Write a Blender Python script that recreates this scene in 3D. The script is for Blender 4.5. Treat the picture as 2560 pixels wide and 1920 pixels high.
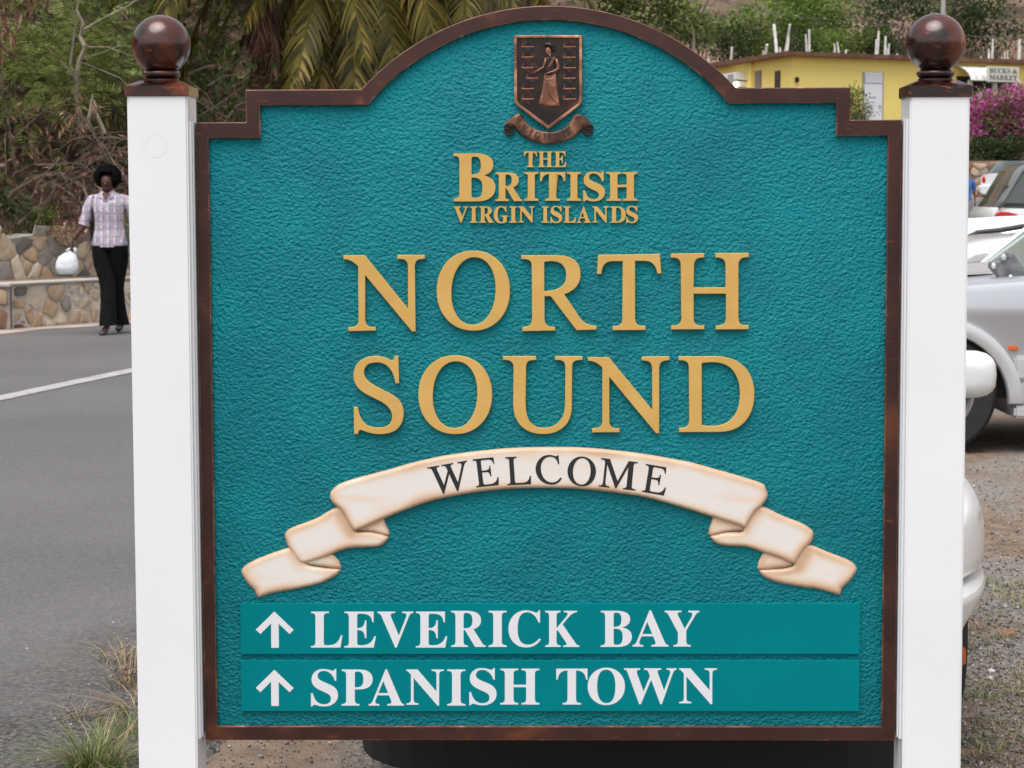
import bpy, bmesh, math, random
import numpy as np
from mathutils import Vector, Matrix, Euler
from mathutils.geometry import delaunay_2d_cdt

for o in list(bpy.data.objects): bpy.data.objects.remove(o)
scene = bpy.context.scene
COL = scene.collection
R = math.radians
rnd = random.Random(7)
nrg = np.random.default_rng(11)

# ------------------------------------------------------------------ camera
FPX = 5700.0            # focal length in photo pixels (2560 wide)
CAM_H = 1.5
PITCH = math.atan(497.0 / FPX)
ROLL = R(0.2)
cam_d = bpy.data.cameras.new('camera')
cam = bpy.data.objects.new('camera', cam_d)
COL.objects.link(cam)
cam_d.sensor_width = 36
cam_d.lens = 36 * FPX / 2560
cam_d.clip_start = 0.1
cam_d.clip_end = 3000
cam.location = (0, 0, CAM_H)
CAMR = Matrix.Rotation(math.pi / 2 - PITCH, 3, 'X') @ Matrix.Rotation(-ROLL, 3, 'Z')
cam.rotation_euler = CAMR.to_euler()
cam_d.dof.use_dof = True
cam_d.dof.focus_distance = 5.0
cam_d.dof.aperture_fstop = 20
scene.camera = cam

# ------------------------------------------------------------------ world, sun, exposure
world = bpy.data.worlds.new('World'); scene.world = world; world.use_nodes = True
wn = world.node_tree.nodes; wl = world.node_tree.links
bg = wn['Background']
sky = wn.new('ShaderNodeTexSky'); sky.sky_type = 'NISHITA'; sky.sun_disc = False
sky.sun_elevation = R(68); sky.sun_rotation = R(200)
sky.air_density = 1.0; sky.dust_density = 3.0; sky.ozone_density = 1.0
hs = wn.new('ShaderNodeHueSaturation'); hs.inputs['Saturation'].default_value = 0.18
wl.new(sky.outputs[0], hs.inputs['Color']); wl.new(hs.outputs[0], bg.inputs[0])
bg.inputs[1].default_value = 0.15
sun_d = bpy.data.lights.new('sun', 'SUN'); sun = bpy.data.objects.new('sun', sun_d); COL.objects.link(sun)
sun_d.energy = 1.5; sun_d.angle = R(48); sun_d.color = (1.0, 0.985, 0.965)
sun.location = (0, 0, 60)
sun.rotation_euler = (R(22), 0, R(-28))
scene.view_settings.view_transform = 'Standard'
scene.view_settings.look = 'None'
scene.view_settings.gamma = 1
scene.view_settings.use_curve_mapping = False
scene.view_settings.exposure = 0.60
scene.cycles.max_bounces = 6
scene.cycles.transparent_max_bounces = 8

# ------------------------------------------------------------------ photo geometry helpers
def ray(px, py):
    return CAMR @ Vector(((px - 1280) / FPX, -(py - 960) / FPX, -1.0))
def P(px, py, d):                      # point at depth y = d
    r = ray(px, py); return Vector((0, 0, CAM_H)) + r * (d / r.y)
def G(px, py, z=0.0):                  # point on a level plane
    r = ray(px, py); return Vector((0, 0, CAM_H)) + r * ((z - CAM_H) / r.z)
SIGN_Y = 5.0
SIGN_A = -0.0165
SM = Matrix.Translation((0.16, SIGN_Y, 0)) @ Matrix.Rotation(SIGN_A, 4, 'Z')
SMI = SM.inverted()
def S(px, py, dep=0.0):                # sign-local (x, z) where a pixel's ray meets the sign plane
    o = SMI @ Vector((0, 0, CAM_H)); d = SMI.to_3x3() @ ray(px, py)
    p = o + d * ((dep - o.y) / d.y)
    return (p.x, p.z)
class Crop:
    def __init__(s, x0, y0, k): s.x0, s.y0, s.k = x0, y0, k
    def __call__(s, u, v, dep=0.0): return S(s.x0 + u / s.k, s.y0 + v / s.k, dep)

# ------------------------------------------------------------------ materials
def nt(name):
    m = bpy.data.materials.new(name); m.use_nodes = True
    return m, m.node_tree.nodes, m.node_tree.links
def c4(c): return (c[0], c[1], c[2], 1.0)
def mat(name, col, rough=0.6, metal=0.0, col2=None, scale=5.0, detail=4.0, bump=0.0, bscale=None, coat=0.0,
        spec=0.5, lo=0.35, hi=0.65, stretch=None, island=False, trans=0.0, bdist=0.01, col3=None, coatr=0.1):
    """principled material; colour varies between col and col2 by noise in object space (or per island)"""
    m, n, l = nt(name); b = n['Principled BSDF']
    b.inputs['Base Color'].default_value = c4(col); b.inputs['Roughness'].default_value = rough
    b.inputs['Metallic'].default_value = metal; b.inputs['Specular IOR Level'].default_value = spec
    b.inputs['Coat Weight'].default_value = coat; b.inputs['Coat Roughness'].default_value = coatr
    tc = n.new('ShaderNodeTexCoord'); src = tc.outputs['Object']
    if stretch:
        mp = n.new('ShaderNodeMapping'); mp.inputs['Scale'].default_value = stretch
        l.new(src, mp.inputs['Vector']); src = mp.outputs[0]
    if col2 is not None:
        rp = n.new('ShaderNodeValToRGB')
        rp.color_ramp.elements[0].position = lo; rp.color_ramp.elements[0].color = c4(col)
        rp.color_ramp.elements[1].position = hi; rp.color_ramp.elements[1].color = c4(col2)
        if col3 is not None:
            e = rp.color_ramp.elements.new(min(0.99, hi + (hi - lo) * 0.6)); e.color = c4(col3)
        if island:
            g = n.new('ShaderNodeNewGeometry'); l.new(g.outputs['Random Per Island'], rp.inputs[0])
        else:
            t = n.new('ShaderNodeTexNoise'); t.inputs['Scale'].default_value = scale; t.inputs['Detail'].default_value = detail
            l.new(src, t.inputs['Vector']); l.new(t.outputs[0], rp.inputs[0])
        l.new(rp.outputs[0], b.inputs['Base Color'])
    if bump > 0:
        t2 = n.new('ShaderNodeTexNoise'); t2.inputs['Scale'].default_value = bscale or scale * 4; t2.inputs['Detail'].default_value = 5
        l.new(src, t2.inputs['Vector'])
        bp = n.new('ShaderNodeBump'); bp.inputs['Strength'].default_value = bump; bp.inputs['Distance'].default_value = bdist
        l.new(t2.outputs[0], bp.inputs['Height']); l.new(bp.outputs[0], b.inputs['Normal'])
    if trans > 0:
        tr = n.new('ShaderNodeBsdfTranslucent'); mx = n.new('ShaderNodeMixShader'); mx.inputs[0].default_value = trans
        if col2 is not None: l.new(rp.outputs[0], tr.inputs[0])
        else: tr.inputs[0].default_value = c4(col)
        l.new(b.outputs[0], mx.inputs[1]); l.new(tr.outputs[0], mx.inputs[2])
        l.new(mx.outputs[0], n['Material Output'].inputs[0])
    return m

# ------------------------------------------------------------------ mesh helpers
def link(o, parent=None):
    COL.objects.link(o)
    if parent is not None: o.parent = parent
    return o
def tag(o, label=None, cat=None, group=None, kind=None):
    if label: o['label'] = label
    if cat: o['category'] = cat
    if group: o['group'] = group
    if kind: o['kind'] = kind
    return o
def empty(name, loc=(0, 0, 0), rz=0.0, label=None, cat=None, group=None):
    o = bpy.data.objects.new(name, None); COL.objects.link(o)
    o.location = loc; o.rotation_euler = (0, 0, rz); o.empty_display_size = 0.1
    return tag(o, label, cat, group)
def mesh(name, V, F, m=None, smooth=False):
    me = bpy.data.meshes.new(name); me.from_pydata([tuple(v) for v in V], [], [tuple(f) for f in F])
    me.update()
    if m is not None:
        for x in (m if isinstance(m, (list, tuple)) else [m]): me.materials.append(x)
    if smooth: me.shade_smooth()
    return me
def obj(name, me, parent=None, loc=None):
    o = bpy.data.objects.new(name, me); link(o, parent)
    if loc is not None: o.location = loc
    return o
def copy_tree(o, parent=None):
    c = o.copy(); COL.objects.link(c); c.parent = parent
    for ch in o.children: copy_tree(ch, c)
    return c
class MB:
    """collects shapes into one mesh"""
    def __init__(s): s.V = []; s.F = []; s.M = []
    def add(s, V, F, mi=0):
        k = len(s.V); s.V += [tuple(v) for v in V]; s.F += [tuple(i + k for i in f) for f in F]; s.M += [mi] * len(F); return s
    def box(s, x0, x1, y0, y1, z0, z1, mi=0, b=0.0):
        if b <= 0:
            V = [(x0, y0, z0), (x1, y0, z0), (x1, y1, z0), (x0, y1, z0), (x0, y0, z1), (x1, y0, z1), (x1, y1, z1), (x0, y1, z1)]
            return s.add(V, [(0, 3, 2, 1), (4, 5, 6, 7), (0, 1, 5, 4), (1, 2, 6, 5), (2, 3, 7, 6), (3, 0, 4, 7)], mi)
        bm = bmesh.new(); bmesh.ops.create_cube(bm, size=1)
        for v in bm.verts: v.co = Vector(((x0 + x1) / 2 + v.co.x * (x1 - x0), (y0 + y1) / 2 + v.co.y * (y1 - y0), (z0 + z1) / 2 + v.co.z * (z1 - z0)))
        bmesh.ops.bevel(bm, geom=bm.edges[:], offset=b, segments=2, affect='EDGES')
        bm.verts.index_update()
        s.add([v.co.copy() for v in bm.verts], [[v.index for v in f.verts] for f in bm.faces], mi); bm.free(); return s
    def rings(s, RR, cap=True, mi=0, closed=False):
        n = len(RR[0]); V = [p for r in RR for p in r]; F = []
        m = len(RR)
        for i in range(m if closed else m - 1):
            for j in range(n):
                a = i * n + j; b_ = i * n + (j + 1) % n; i2 = (i + 1) % m
                F.append((a, b_, i2 * n + (j + 1) % n, i2 * n + j))
        if cap and not closed:
            F.append(tuple(reversed(range(n)))); F.append(tuple(range((m - 1) * n, m * n)))
        return s.add(V, F, mi)
    def tube(s, pts, rad, n=6, cap=True, mi=0):
        pts = [Vector(p) for p in pts]; RR = []
        rad = rad if isinstance(rad, (list, tuple)) else [rad] * len(pts)
        up = None
        for i, p in enumerate(pts):
            t = (pts[min(i + 1, len(pts) - 1)] - pts[max(i - 1, 0)])
            if t.length < 1e-9: t = Vector((0, 0, 1))
            t.normalize()
            if up is None: up = t.orthogonal().normalized()
            up = (up - t * up.dot(t));
            if up.length < 1e-6: up = t.orthogonal()
            up.normalize(); w = t.cross(up)
            RR.append([p + (up * math.cos(2 * math.pi * k / n) + w * math.sin(2 * math.pi * k / n)) * rad[i] for k in range(n)])
        return s.rings(RR, cap, mi)
    def lathe(s, prof, n=32, c=(0, 0, 0), mi=0):
        RR = [[(c[0] + r * math.cos(2 * math.pi * k / n), c[1] + r * math.sin(2 * math.pi * k / n), c[2] + z) for k in range(n)] for r, z in prof]
        return s.rings(RR, True, mi)
    def wheelrings(s, prof, n, c, mi=0):       # lathe about the local X axis: prof = (x, r)
        RR = [[(c[0] + x, c[1] + r * math.cos(2 * math.pi * k / n), c[2] + r * math.sin(2 * math.pi * k / n)) for k in range(n)] for x, r in prof]
        return s.rings(RR, True, mi)
    def ell(s, c, r, n=12, m=8, mi=0, rot=None):
        RR = []
        for i in range(1, m):
            a = math.pi * i / m - math.pi / 2
            ring = []
            for k in range(n):
                v = Vector((r[0] * math.cos(a) * math.cos(2 * math.pi * k / n), r[1] * math.cos(a) * math.sin(2 * math.pi * k / n), r[2] * math.sin(a)))
                if rot: v = rot @ v
                ring.append(Vector(c) + v)
            RR.append(ring)
        return s.rings(RR, True, mi)
    def prism(s, poly, y0, y1, mi=0):          # poly in xz, extruded along y (front y0)
        n = len(poly)
        V = [(x, y0, z) for x, z in poly] + [(x, y1, z) for x, z in poly]
        F = [tuple(range(n)), tuple(reversed(range(n, 2 * n)))] + [(i, i + n, (i + 1) % n + n, (i + 1) % n) for i in range(n)]
        return s.add(V, F, mi)
    def mesh(s, name, m, smooth=False, angle=None):
        me = mesh(name, s.V, s.F, m)
        me.polygons.foreach_set('material_index', s.M)
        bm = bmesh.new(); bm.from_mesh(me); bmesh.ops.recalc_face_normals(bm, faces=bm.faces); bm.to_mesh(me); bm.free()
        if smooth: me.shade_smooth()
        if angle: me.shade_smooth(); me.set_sharp_from_angle(angle=R(angle))
        return me
    def obj(s, name, m, parent=None, smooth=False, angle=None, loc=None):
        return obj(name, s.mesh(name, m, smooth, angle), parent, loc)

def quad_path(txt, fn, seg=6):
    """TrueType style outline: 'x,y' on the curve, 'x,y*' off the curve"""
    P_ = []
    for t in txt.split():
        off = t.endswith('*'); a, b = t.rstrip('*').split(','); P_.append((float(a), float(b), off))
    out = []; n = len(P_)
    k = next(i for i in range(n) if not P_[i][2]); P_ = P_[k:] + P_[:k]
    i = 0
    while i < n:
        x, y, off = P_[i]
        if not off: out.append((x, y)); i += 1; continue
        p0 = out[-1]; nx = P_[(i + 1) % n]
        p2 = ((x + nx[0]) / 2, (y + nx[1]) / 2) if nx[2] else (nx[0], nx[1])
        for q in range(1, seg + (1 if nx[2] else 0)):
            t = q / seg
            out.append(((1 - t) ** 2 * p0[0] + 2 * t * (1 - t) * x + t * t * p2[0], (1 - t) ** 2 * p0[1] + 2 * t * (1 - t) * y + t * t * p2[1]))
        i += 1
    return [fn(*p) for p in out]
def ellipse(cx, cy, rx, ry, rot=0, n=64, p=2.0):
    out = []
    for k in range(n):
        a = 2 * math.pi * k / n; c, s_ = math.cos(a), math.sin(a)
        x = rx * math.copysign(abs(c) ** (2 / p), c); y = ry * math.copysign(abs(s_) ** (2 / p), s_)
        out.append((cx + x * math.cos(rot) - y * math.sin(rot), cy + x * math.sin(rot) + y * math.cos(rot)))
    return out
def smooth_closed(pts, seg=5, corners=()):
    """Catmull-Rom through points, closed; indices in corners stay sharp"""
    n = len(pts); out = []
    for i in range(n):
        p0, p1, p2, p3 = pts[i - 1], pts[i], pts[(i + 1) % n], pts[(i + 2) % n]
        if i in corners: p0 = p1
        if (i + 1) % n in corners: p3 = p2
        for q in range(seg):
            t = q / seg
            out.append(tuple(0.5 * ((2 * p1[k]) + (-p0[k] + p2[k]) * t + (2 * p0[k] - 5 * p1[k] + 4 * p2[k] - p3[k]) * t * t + (-p0[k] + 3 * p1[k] - 3 * p2[k] + p3[k]) * t ** 3) for k in (0, 1)))
    return out
def flat_mesh(name, loops, thick, bevel, m, angle=12):
    """extruded, bevelled flat shape from 2D loops (x, z); front faces -y at y = -thick, back at 0"""
    cu = bpy.data.curves.new('tmp', 'CURVE'); cu.dimensions = '2D'; cu.fill_mode = 'BOTH'
    for lp in loops:
        sp = cu.splines.new('POLY'); sp.points.add(len(lp) - 1)
        for i, (x, z) in enumerate(lp): sp.points[i].co = (x, z, 0, 1)
        sp.use_cyclic_u = True
    cu.extrude = max(1e-5, thick / 2 - bevel); cu.bevel_depth = bevel; cu.bevel_resolution = 1; cu.offset = -bevel
    return curve_to_mesh(name, cu, thick, m, angle)
def curve_to_mesh(name, cu, thick, m, angle=40):
    ob = bpy.data.objects.new('tmp', cu); COL.objects.link(ob)
    bpy.context.view_layer.update()
    dg = bpy.context.evaluated_depsgraph_get()
    me = bpy.data.meshes.new_from_object(ob.evaluated_get(dg))
    bpy.data.objects.remove(ob); bpy.data.curves.remove(cu)
    me.name = name
    n = len(me.vertices); co = np.empty(n * 3); me.vertices.foreach_get('co', co); co = co.reshape(-1, 3)
    new = np.stack([co[:, 0], -co[:, 2] - thick / 2, co[:, 1]], 1)
    me.vertices.foreach_set('co', new.ravel()); me.update()
    me.materials.clear(); me.materials.append(m)
    bm = bmesh.new(); bm.from_mesh(me); bmesh.ops.remove_doubles(bm, verts=bm.verts, dist=1e-5)
    bmesh.ops.recalc_face_normals(bm, faces=bm.faces); bm.to_mesh(me); bm.free()
    if angle: me.shade_smooth(); me.set_sharp_from_angle(angle=R(angle))
    return me
def glyph(name, ch, style, tl, tr, bl, thick, bevel, m, fat=0.0):
    """one serif capital fitted to the parallelogram tl, tr, bl given in (x, z)"""
    base = {'bold': 0x1D400, 'roman': 0x1D434}[style]
    cu = bpy.data.curves.new('tmp', 'FONT'); cu.body = chr(base + ord(ch) - 65); cu.size = 1; cu.resolution_u = 6; cu.offset = fat
    ob = bpy.data.objects.new('tmp', cu); COL.objects.link(ob); bpy.context.view_layer.update()
    me = bpy.data.meshes.new_from_object(ob.evaluated_get(bpy.context.evaluated_depsgraph_get()))
    bpy.data.objects.remove(ob); bpy.data.curves.remove(cu)
    bm = bmesh.new(); bm.from_mesh(me); bpy.data.meshes.remove(me)
    bmesh.ops.remove_doubles(bm, verts=bm.verts, dist=1e-4)
    sl = 0.285 if style == 'roman' else 0.0
    for v in bm.verts: v.co.x -= sl * v.co.y
    xs = [v.co.x for v in bm.verts]; ys = [v.co.y for v in bm.verts]
    x0, x1, y0, y1 = min(xs), max(xs), min(ys), max(ys)
    ex = (tr[0] - tl[0], tr[1] - tl[1]); ey = (bl[0] - tl[0], bl[1] - tl[1])
    for v in bm.verts:
        a = (v.co.x - x0) / (x1 - x0); b = (y1 - v.co.y) / (y1 - y0)
        v.co = Vector((tl[0] + ex[0] * a + ey[0] * b, -thick, tl[1] + ex[1] * a + ey[1] * b))
    bmesh.ops.dissolve_limit(bm, angle_limit=0.001, verts=bm.verts, edges=bm.edges)
    top = bm.faces[:]
    r = bmesh.ops.extrude_face_region(bm, geom=top)
    nv = [g for g in r['geom'] if isinstance(g, bmesh.types.BMVert)]
    for v in nv: v.co.y += thick
    if bevel > 0:
        ed = [e for e in bm.edges if e.is_valid and abs(e.verts[0].co.y + thick) < 1e-7 and abs(e.verts[1].co.y + thick) < 1e-7 and
              any(abs(f.calc_center_median().y + thick) > 1e-6 for f in e.link_faces)]
        bmesh.ops.bevel(bm, geom=ed, offset=bevel, segments=1, affect='EDGES', clamp_overlap=True)
    bmesh.ops.recalc_face_normals(bm, faces=bm.faces)
    for f in bm.faces: f.smooth = False
    me = bpy.data.meshes.new(name); bm.to_mesh(me); bm.free(); me.materials.append(m)
    return me
def dist_to(poly, pts):
    A = np.array(poly); B = np.roll(A, -1, 0); D = B - A; L2 = (D ** 2).sum(1) + 1e-18
    out = np.full(len(pts), 1e9)
    for i in range(len(A)):
        t = np.clip(((pts - A[i]) @ D[i]) / L2[i], 0, 1)
        q = A[i] + t[:, None] * D[i]
        out = np.minimum(out, np.hypot(*(pts - q).T))
    return out
def inside(poly, pts):
    A = np.array(poly); B = np.roll(A, -1, 0); c = np.zeros(len(pts), bool)
    for (x0, y0), (x1, y1) in zip(A, B):
        k = ((y0 > pts[:, 1]) != (y1 > pts[:, 1]))
        if y1 != y0: c ^= k & (pts[:, 0] < (x1 - x0) * (pts[:, 1] - y0) / (y1 - y0) + x0)
    return c
def puff(name, poly, base, h, rad, m, step=0.004, hfn=None, near=()):
    """inflated shape over a 2D outline (x, z): rim at y = base, crown at y = base - h; stores edge distance as 'edge'"""
    A = np.array(poly); x0, y0 = A.min(0); x1, y1 = A.max(0)
    gx, gy = np.meshgrid(np.arange(x0, x1, step), np.arange(y0, y1, step * 0.87))
    gx[1::2] += step / 2
    g = np.stack([gx.ravel(), gy.ravel()], 1); g = g[inside(poly, g)]; d = dist_to(poly, g); g = g[d > step * 0.35]
    V2 = [Vector((p[0], p[1])) for p in poly] + [Vector((p[0], p[1])) for p in g]
    n = len(poly); E = [(i, (i + 1) % n) for i in range(n)]
    vo, eo, fo, *_ = delaunay_2d_cdt(V2, E, [], 1, 1e-7)
    pts = np.array([(v.x, v.y) for v in vo]); d = dist_to(poly, pts)
    t = np.clip(d / rad, 0, 1); hh = h * (1 - (1 - t) ** 2.4) ** (0.5)
    if hfn is not None: hh = hh + hfn(pts, d) * np.clip(t * 1.5, 0, 1)
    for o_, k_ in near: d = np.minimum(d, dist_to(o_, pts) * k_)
    V = [(p[0], base - q, p[1]) for p, q in zip(pts, hh)]
    F = [tuple(f) for f in fo]
    # skirt down to the base
    bd = {}
    for f in F:
        for a, b in zip(f, f[1:] + f[:1]): bd[(a, b)] = bd.get((a, b), 0) + 1
    k = len(V); mp = {}
    for (a, b) in list(bd):
        if (b, a) not in bd:
            for q in (a, b):
                if q not in mp: mp[q] = len(V); V.append((V[q][0], base + 0.003, V[q][2]))
            F.append((b, a, mp[a], mp[b]))
    me = mesh(name, V, F, m, True)
    at = me.attributes.new('edge', 'FLOAT', 'POINT')
    dv = np.zeros(len(V)); dv[:len(d)] = d; at.data.foreach_set('value', dv)
    bm = bmesh.new(); bm.from_mesh(me); bmesh.ops.recalc_face_normals(bm, faces=bm.faces)
    bm.to_mesh(me); bm.free()
    me.set_sharp_from_angle(angle=R(70))
    return me

# ------------------------------------------------------------------ scattering helpers (numpy)
def rot_mats(n, tilt=math.pi, g=nrg, base=None):
    a = g.uniform(0, 2 * math.pi, n); b = g.uniform(-tilt, tilt, n); c = g.uniform(-tilt, tilt, n)
    Z = np.zeros(n); O = np.ones(n)
    Rz = np.stack([np.cos(a), -np.sin(a), Z, np.sin(a), np.cos(a), Z, Z, Z, O], 1).reshape(-1, 3, 3)
    Rx = np.stack([O, Z, Z, Z, np.cos(b), -np.sin(b), Z, np.sin(b), np.cos(b)], 1).reshape(-1, 3, 3)
    Ry = np.stack([np.cos(c), Z, np.sin(c), Z, O, Z, -np.sin(c), Z, np.cos(c)], 1).reshape(-1, 3, 3)
    return Rz @ Rx @ Ry
def aim_mats(dirs, g=nrg, roll=math.pi):
    """matrices taking +x to dirs"""
    d = dirs / np.linalg.norm(dirs, axis=1, keepdims=True)
    up = np.tile([0, 0, 1.0], (len(d), 1)); up[np.abs(d[:, 2]) > .95] = (0, 1, 0)
    s = np.cross(up, d); s /= np.linalg.norm(s, axis=1, keepdims=True); u = np.cross(d, s)
    r = g.uniform(-roll, roll, len(d)); c_, s_ = np.cos(r)[:, None], np.sin(r)[:, None]
    s2 = s * c_ + u * s_; u2 = u * c_ - s * s_
    return np.stack([d, s2, u2], 2)
def scatter(TV, TF, pos, rm, sc):
    TV = np.array(TV, float); TF = np.array(TF); n = len(pos); k = len(TV)
    V = np.einsum('nij,kj->nki', rm, TV) * np.asarray(sc).reshape(-1, 1, 1) + pos[:, None, :]
    F = TF[None] + (np.arange(n) * k)[:, None, None]
    return V.reshape(-1, 3), F.reshape(-1, TF.shape[1])
def np_mesh(name, parts, mats, smooth=False):
    """parts: list of (V, F, material index), all faces of a part with the same vertex count"""
    Vs = []; loops = []; tot = []; mi = []; k = 0
    for V, F, m_ in parts:
        if len(V) == 0: continue
        Vs.append(V); loops.append((F + k).ravel()); tot.append(np.full(len(F), F.shape[1])); mi.append(np.full(len(F), m_)); k += len(V)
    V = np.concatenate(Vs); L = np.concatenate(loops); T = np.concatenate(tot); MI = np.concatenate(mi)
    me = bpy.data.meshes.new(name)
    me.vertices.add(len(V)); me.vertices.foreach_set('co', V.astype(np.float32).ravel())
    me.loops.add(len(L)); me.loops.foreach_set('vertex_index', L.astype(np.int32))
    me.polygons.add(len(T)); st = np.concatenate([[0], np.cumsum(T)[:-1]])
    me.polygons.foreach_set('loop_start', st.astype(np.int32)); me.polygons.foreach_set('loop_total', T.astype(np.int32))
    for m_ in mats: me.materials.append(m_)
    me.polygons.foreach_set('material_index', MI.astype(np.int32))
    me.update(calc_edges=True); me.validate()
    if smooth: me.shade_smooth()
    return me
def mb_part(mb, mi=0):
    """turns an MB of quads into a numpy part"""
    F = np.array([f for f in mb.F if len(f) == 4]); return (np.array([tuple(v) for v in mb.V], float), F, mi)

# ================================================================== the sign's materials
def sign_teal(name, rel):
    m, n, l = nt(name); b = n['Principled BSDF']
    tc = n.new('ShaderNodeTexCoord'); mp = n.new('ShaderNodeMapping')
    mp.inputs['Rotation'].default_value = (0, R(-18), 0); mp.inputs['Scale'].default_value = (1, 1, 1.25)
    l.new(tc.outputs['Object'], mp.inputs[0])
    n1 = n.new('ShaderNodeTexNoise'); n1.inputs['Scale'].default_value = 138; n1.inputs['Detail'].default_value = 3; n1.inputs['Roughness'].default_value = 0.6
    n1.inputs['Distortion'].default_value = 0.15
    l.new(mp.outputs[0], n1.inputs['Vector'])
    n3 = n.new('ShaderNodeTexNoise'); n3.inputs['Scale'].default_value = 6; n3.inputs['Detail'].default_value = 3
    l.new(tc.outputs['Object'], n3.inputs['Vector'])
    rp = n.new('ShaderNodeValToRGB')
    if rel:
        rp.color_ramp.elements[0].position = 0.3; rp.color_ramp.elements[0].color = (0.0, 0.165, 0.205, 1)
        rp.color_ramp.elements[1].position = 0.7; rp.color_ramp.elements[1].color = (0.0, 0.215, 0.25, 1)
    else:
        rp.color_ramp.elements[0].position = 0.3; rp.color_ramp.elements[0].color = (0.0003, 0.180, 0.205, 1)
        rp.color_ramp.elements[1].position = 0.7; rp.color_ramp.elements[1].color = (0.0005, 0.195, 0.22, 1)
    l.new(n3.outputs[0], rp.inputs[0]); l.new(rp.outputs[0], b.inputs['Base Color'])
    b.inputs['Roughness'].default_value = 0.36 if rel else 0.42
    b.inputs['Specular IOR Level'].default_value = 0.20 if rel else 0.05
    bp = n.new('ShaderNodeBump'); bp.inputs['Strength'].default_value = 1.0 if rel else 0.06
    bp.inputs['Distance'].default_value = 0.0068 if rel else 0.0008
    vo = n.new('ShaderNodeTexVoronoi'); vo.feature = 'SMOOTH_F1'; vo.inputs['Scale'].default_value = 118; vo.inputs['Smoothness'].default_value = 0.6
    l.new(mp.outputs[0], vo.inputs['Vector'])
    hm = n.new('ShaderNodeMath'); hm.operation = 'MULTIPLY_ADD'; hm.inputs[1].default_value = -0.55 if rel else 0.0
    l.new(vo.outputs['Distance'], hm.inputs[0]); l.new(n1.outputs[0], hm.inputs[2])
    l.new(hm.outputs[0], bp.inputs['Height']); l.new(bp.outputs[0], b.inputs['Normal'])
    return m
M_TEAL = sign_teal('teal stippled paint', True)
M_TEALB = sign_teal('teal board paint', False)
M_GOLD = mat('gold paint', (0.57, 0.345, 0.088), 0.40, col2=(0.62, 0.385, 0.11), scale=14, bump=0.35, bscale=160, bdist=0.0012, spec=0.4)
M_WHITEV = mat('white vinyl lettering', (0.70, 0.71, 0.74), 0.35, spec=0.4)
M_POST = mat('white post paint', (0.77, 0.78, 0.80), 0.35, col2=(0.80, 0.81, 0.825), scale=3, bump=0.03, bscale=60, coat=0.1, bdist=0.001)
M_CHAN = mat('white channel paint', (0.74, 0.75, 0.78), 0.35)
M_BLACKL = mat('black engraved paint', (0.018, 0.02, 0.022), 0.3, spec=0.5)
def copper(name, dark, mid, bright, rough, sc, coat):
    m, n, l = nt(name); b = n['Principled BSDF']
    tc = n.new('ShaderNodeTexCoord')
    n1 = n.new('ShaderNodeTexNoise'); n1.inputs['Scale'].default_value = sc; n1.inputs['Detail'].default_value = 6; n1.inputs['Distortion'].default_value = 0.8
    l.new(tc.outputs['Object'], n1.inputs[0])
    rp = n.new('ShaderNodeValToRGB'); e = rp.color_ramp.elements
    e[0].position = 0.42; e[0].color = c4(dark); e[1].position = 0.60; e[1].color = c4(mid)
    q = e.new(0.74); q.color = c4(bright)
    l.new(n1.outputs[0], rp.inputs[0])
    # thin scratches
    n2 = n.new('ShaderNodeTexNoise'); mp = n.new('ShaderNodeMapping'); mp.inputs['Scale'].default_value = (14, 14, 60)
    mp.inputs['Rotation'].default_value = (0, R(25), 0)
    l.new(tc.outputs['Object'], mp.inputs[0]); l.new(mp.outputs[0], n2.inputs[0]); n2.inputs['Scale'].default_value = 2; n2.inputs['Detail'].default_value = 7
    r2 = n.new('ShaderNodeValToRGB'); r2.color_ramp.elements[0].position = 0.62; r2.color_ramp.elements[1].position = 0.76
    l.new(n2.outputs[0], r2.inputs[0])
    mx = n.new('ShaderNodeMix'); mx.data_type = 'RGBA'; mx.inputs[7].default_value = c4(bright)
    l.new(r2.outputs[0], mx.inputs[0]); l.new(rp.outputs[0], mx.inputs[6]); l.new(mx.outputs[2], b.inputs['Base Color'])
    b.inputs['Roughness'].default_value = rough; b.inputs['Metallic'].default_value = 0.25
    b.inputs['Coat Weight'].default_value = coat; b.inputs['Coat Roughness'].default_value = 0.12
    bp = n.new('ShaderNodeBump'); bp.inputs['Strength'].default_value = 0.2; bp.inputs['Distance'].default_value = 0.001
    l.new(n2.outputs[0], bp.inputs['Height']); l.new(bp.outputs[0], b.inputs['Normal'])
    return m
M_FRAME = copper('brown copper frame paint', (0.036, 0.011, 0.0075), (0.058, 0.018, 0.011), (0.17, 0.05, 0.02), 0.42, 6, 0.12)
M_EDGE = copper('worn copper edge', (0.09, 0.035, 0.022), (0.24, 0.09, 0.045), (0.46, 0.24, 0.15), 0.4, 16, 0.2)
M_BALL = copper('polished copper brown', (0.016, 0.003, 0.0016), (0.11, 0.022, 0.008), (0.38, 0.10, 0.03), 0.24, 10, 0.5)
M_CREST = copper('dark antique copper', (0.009, 0.005, 0.004), (0.028, 0.012, 0.007), (0.12, 0.04, 0.018), 0.4, 30, 0.12)
M_CRESTB = copper('bright antique copper', (0.16, 0.06, 0.034), (0.44, 0.19, 0.105), (0.66, 0.34, 0.21), 0.27, 22, 0.3)
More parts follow.
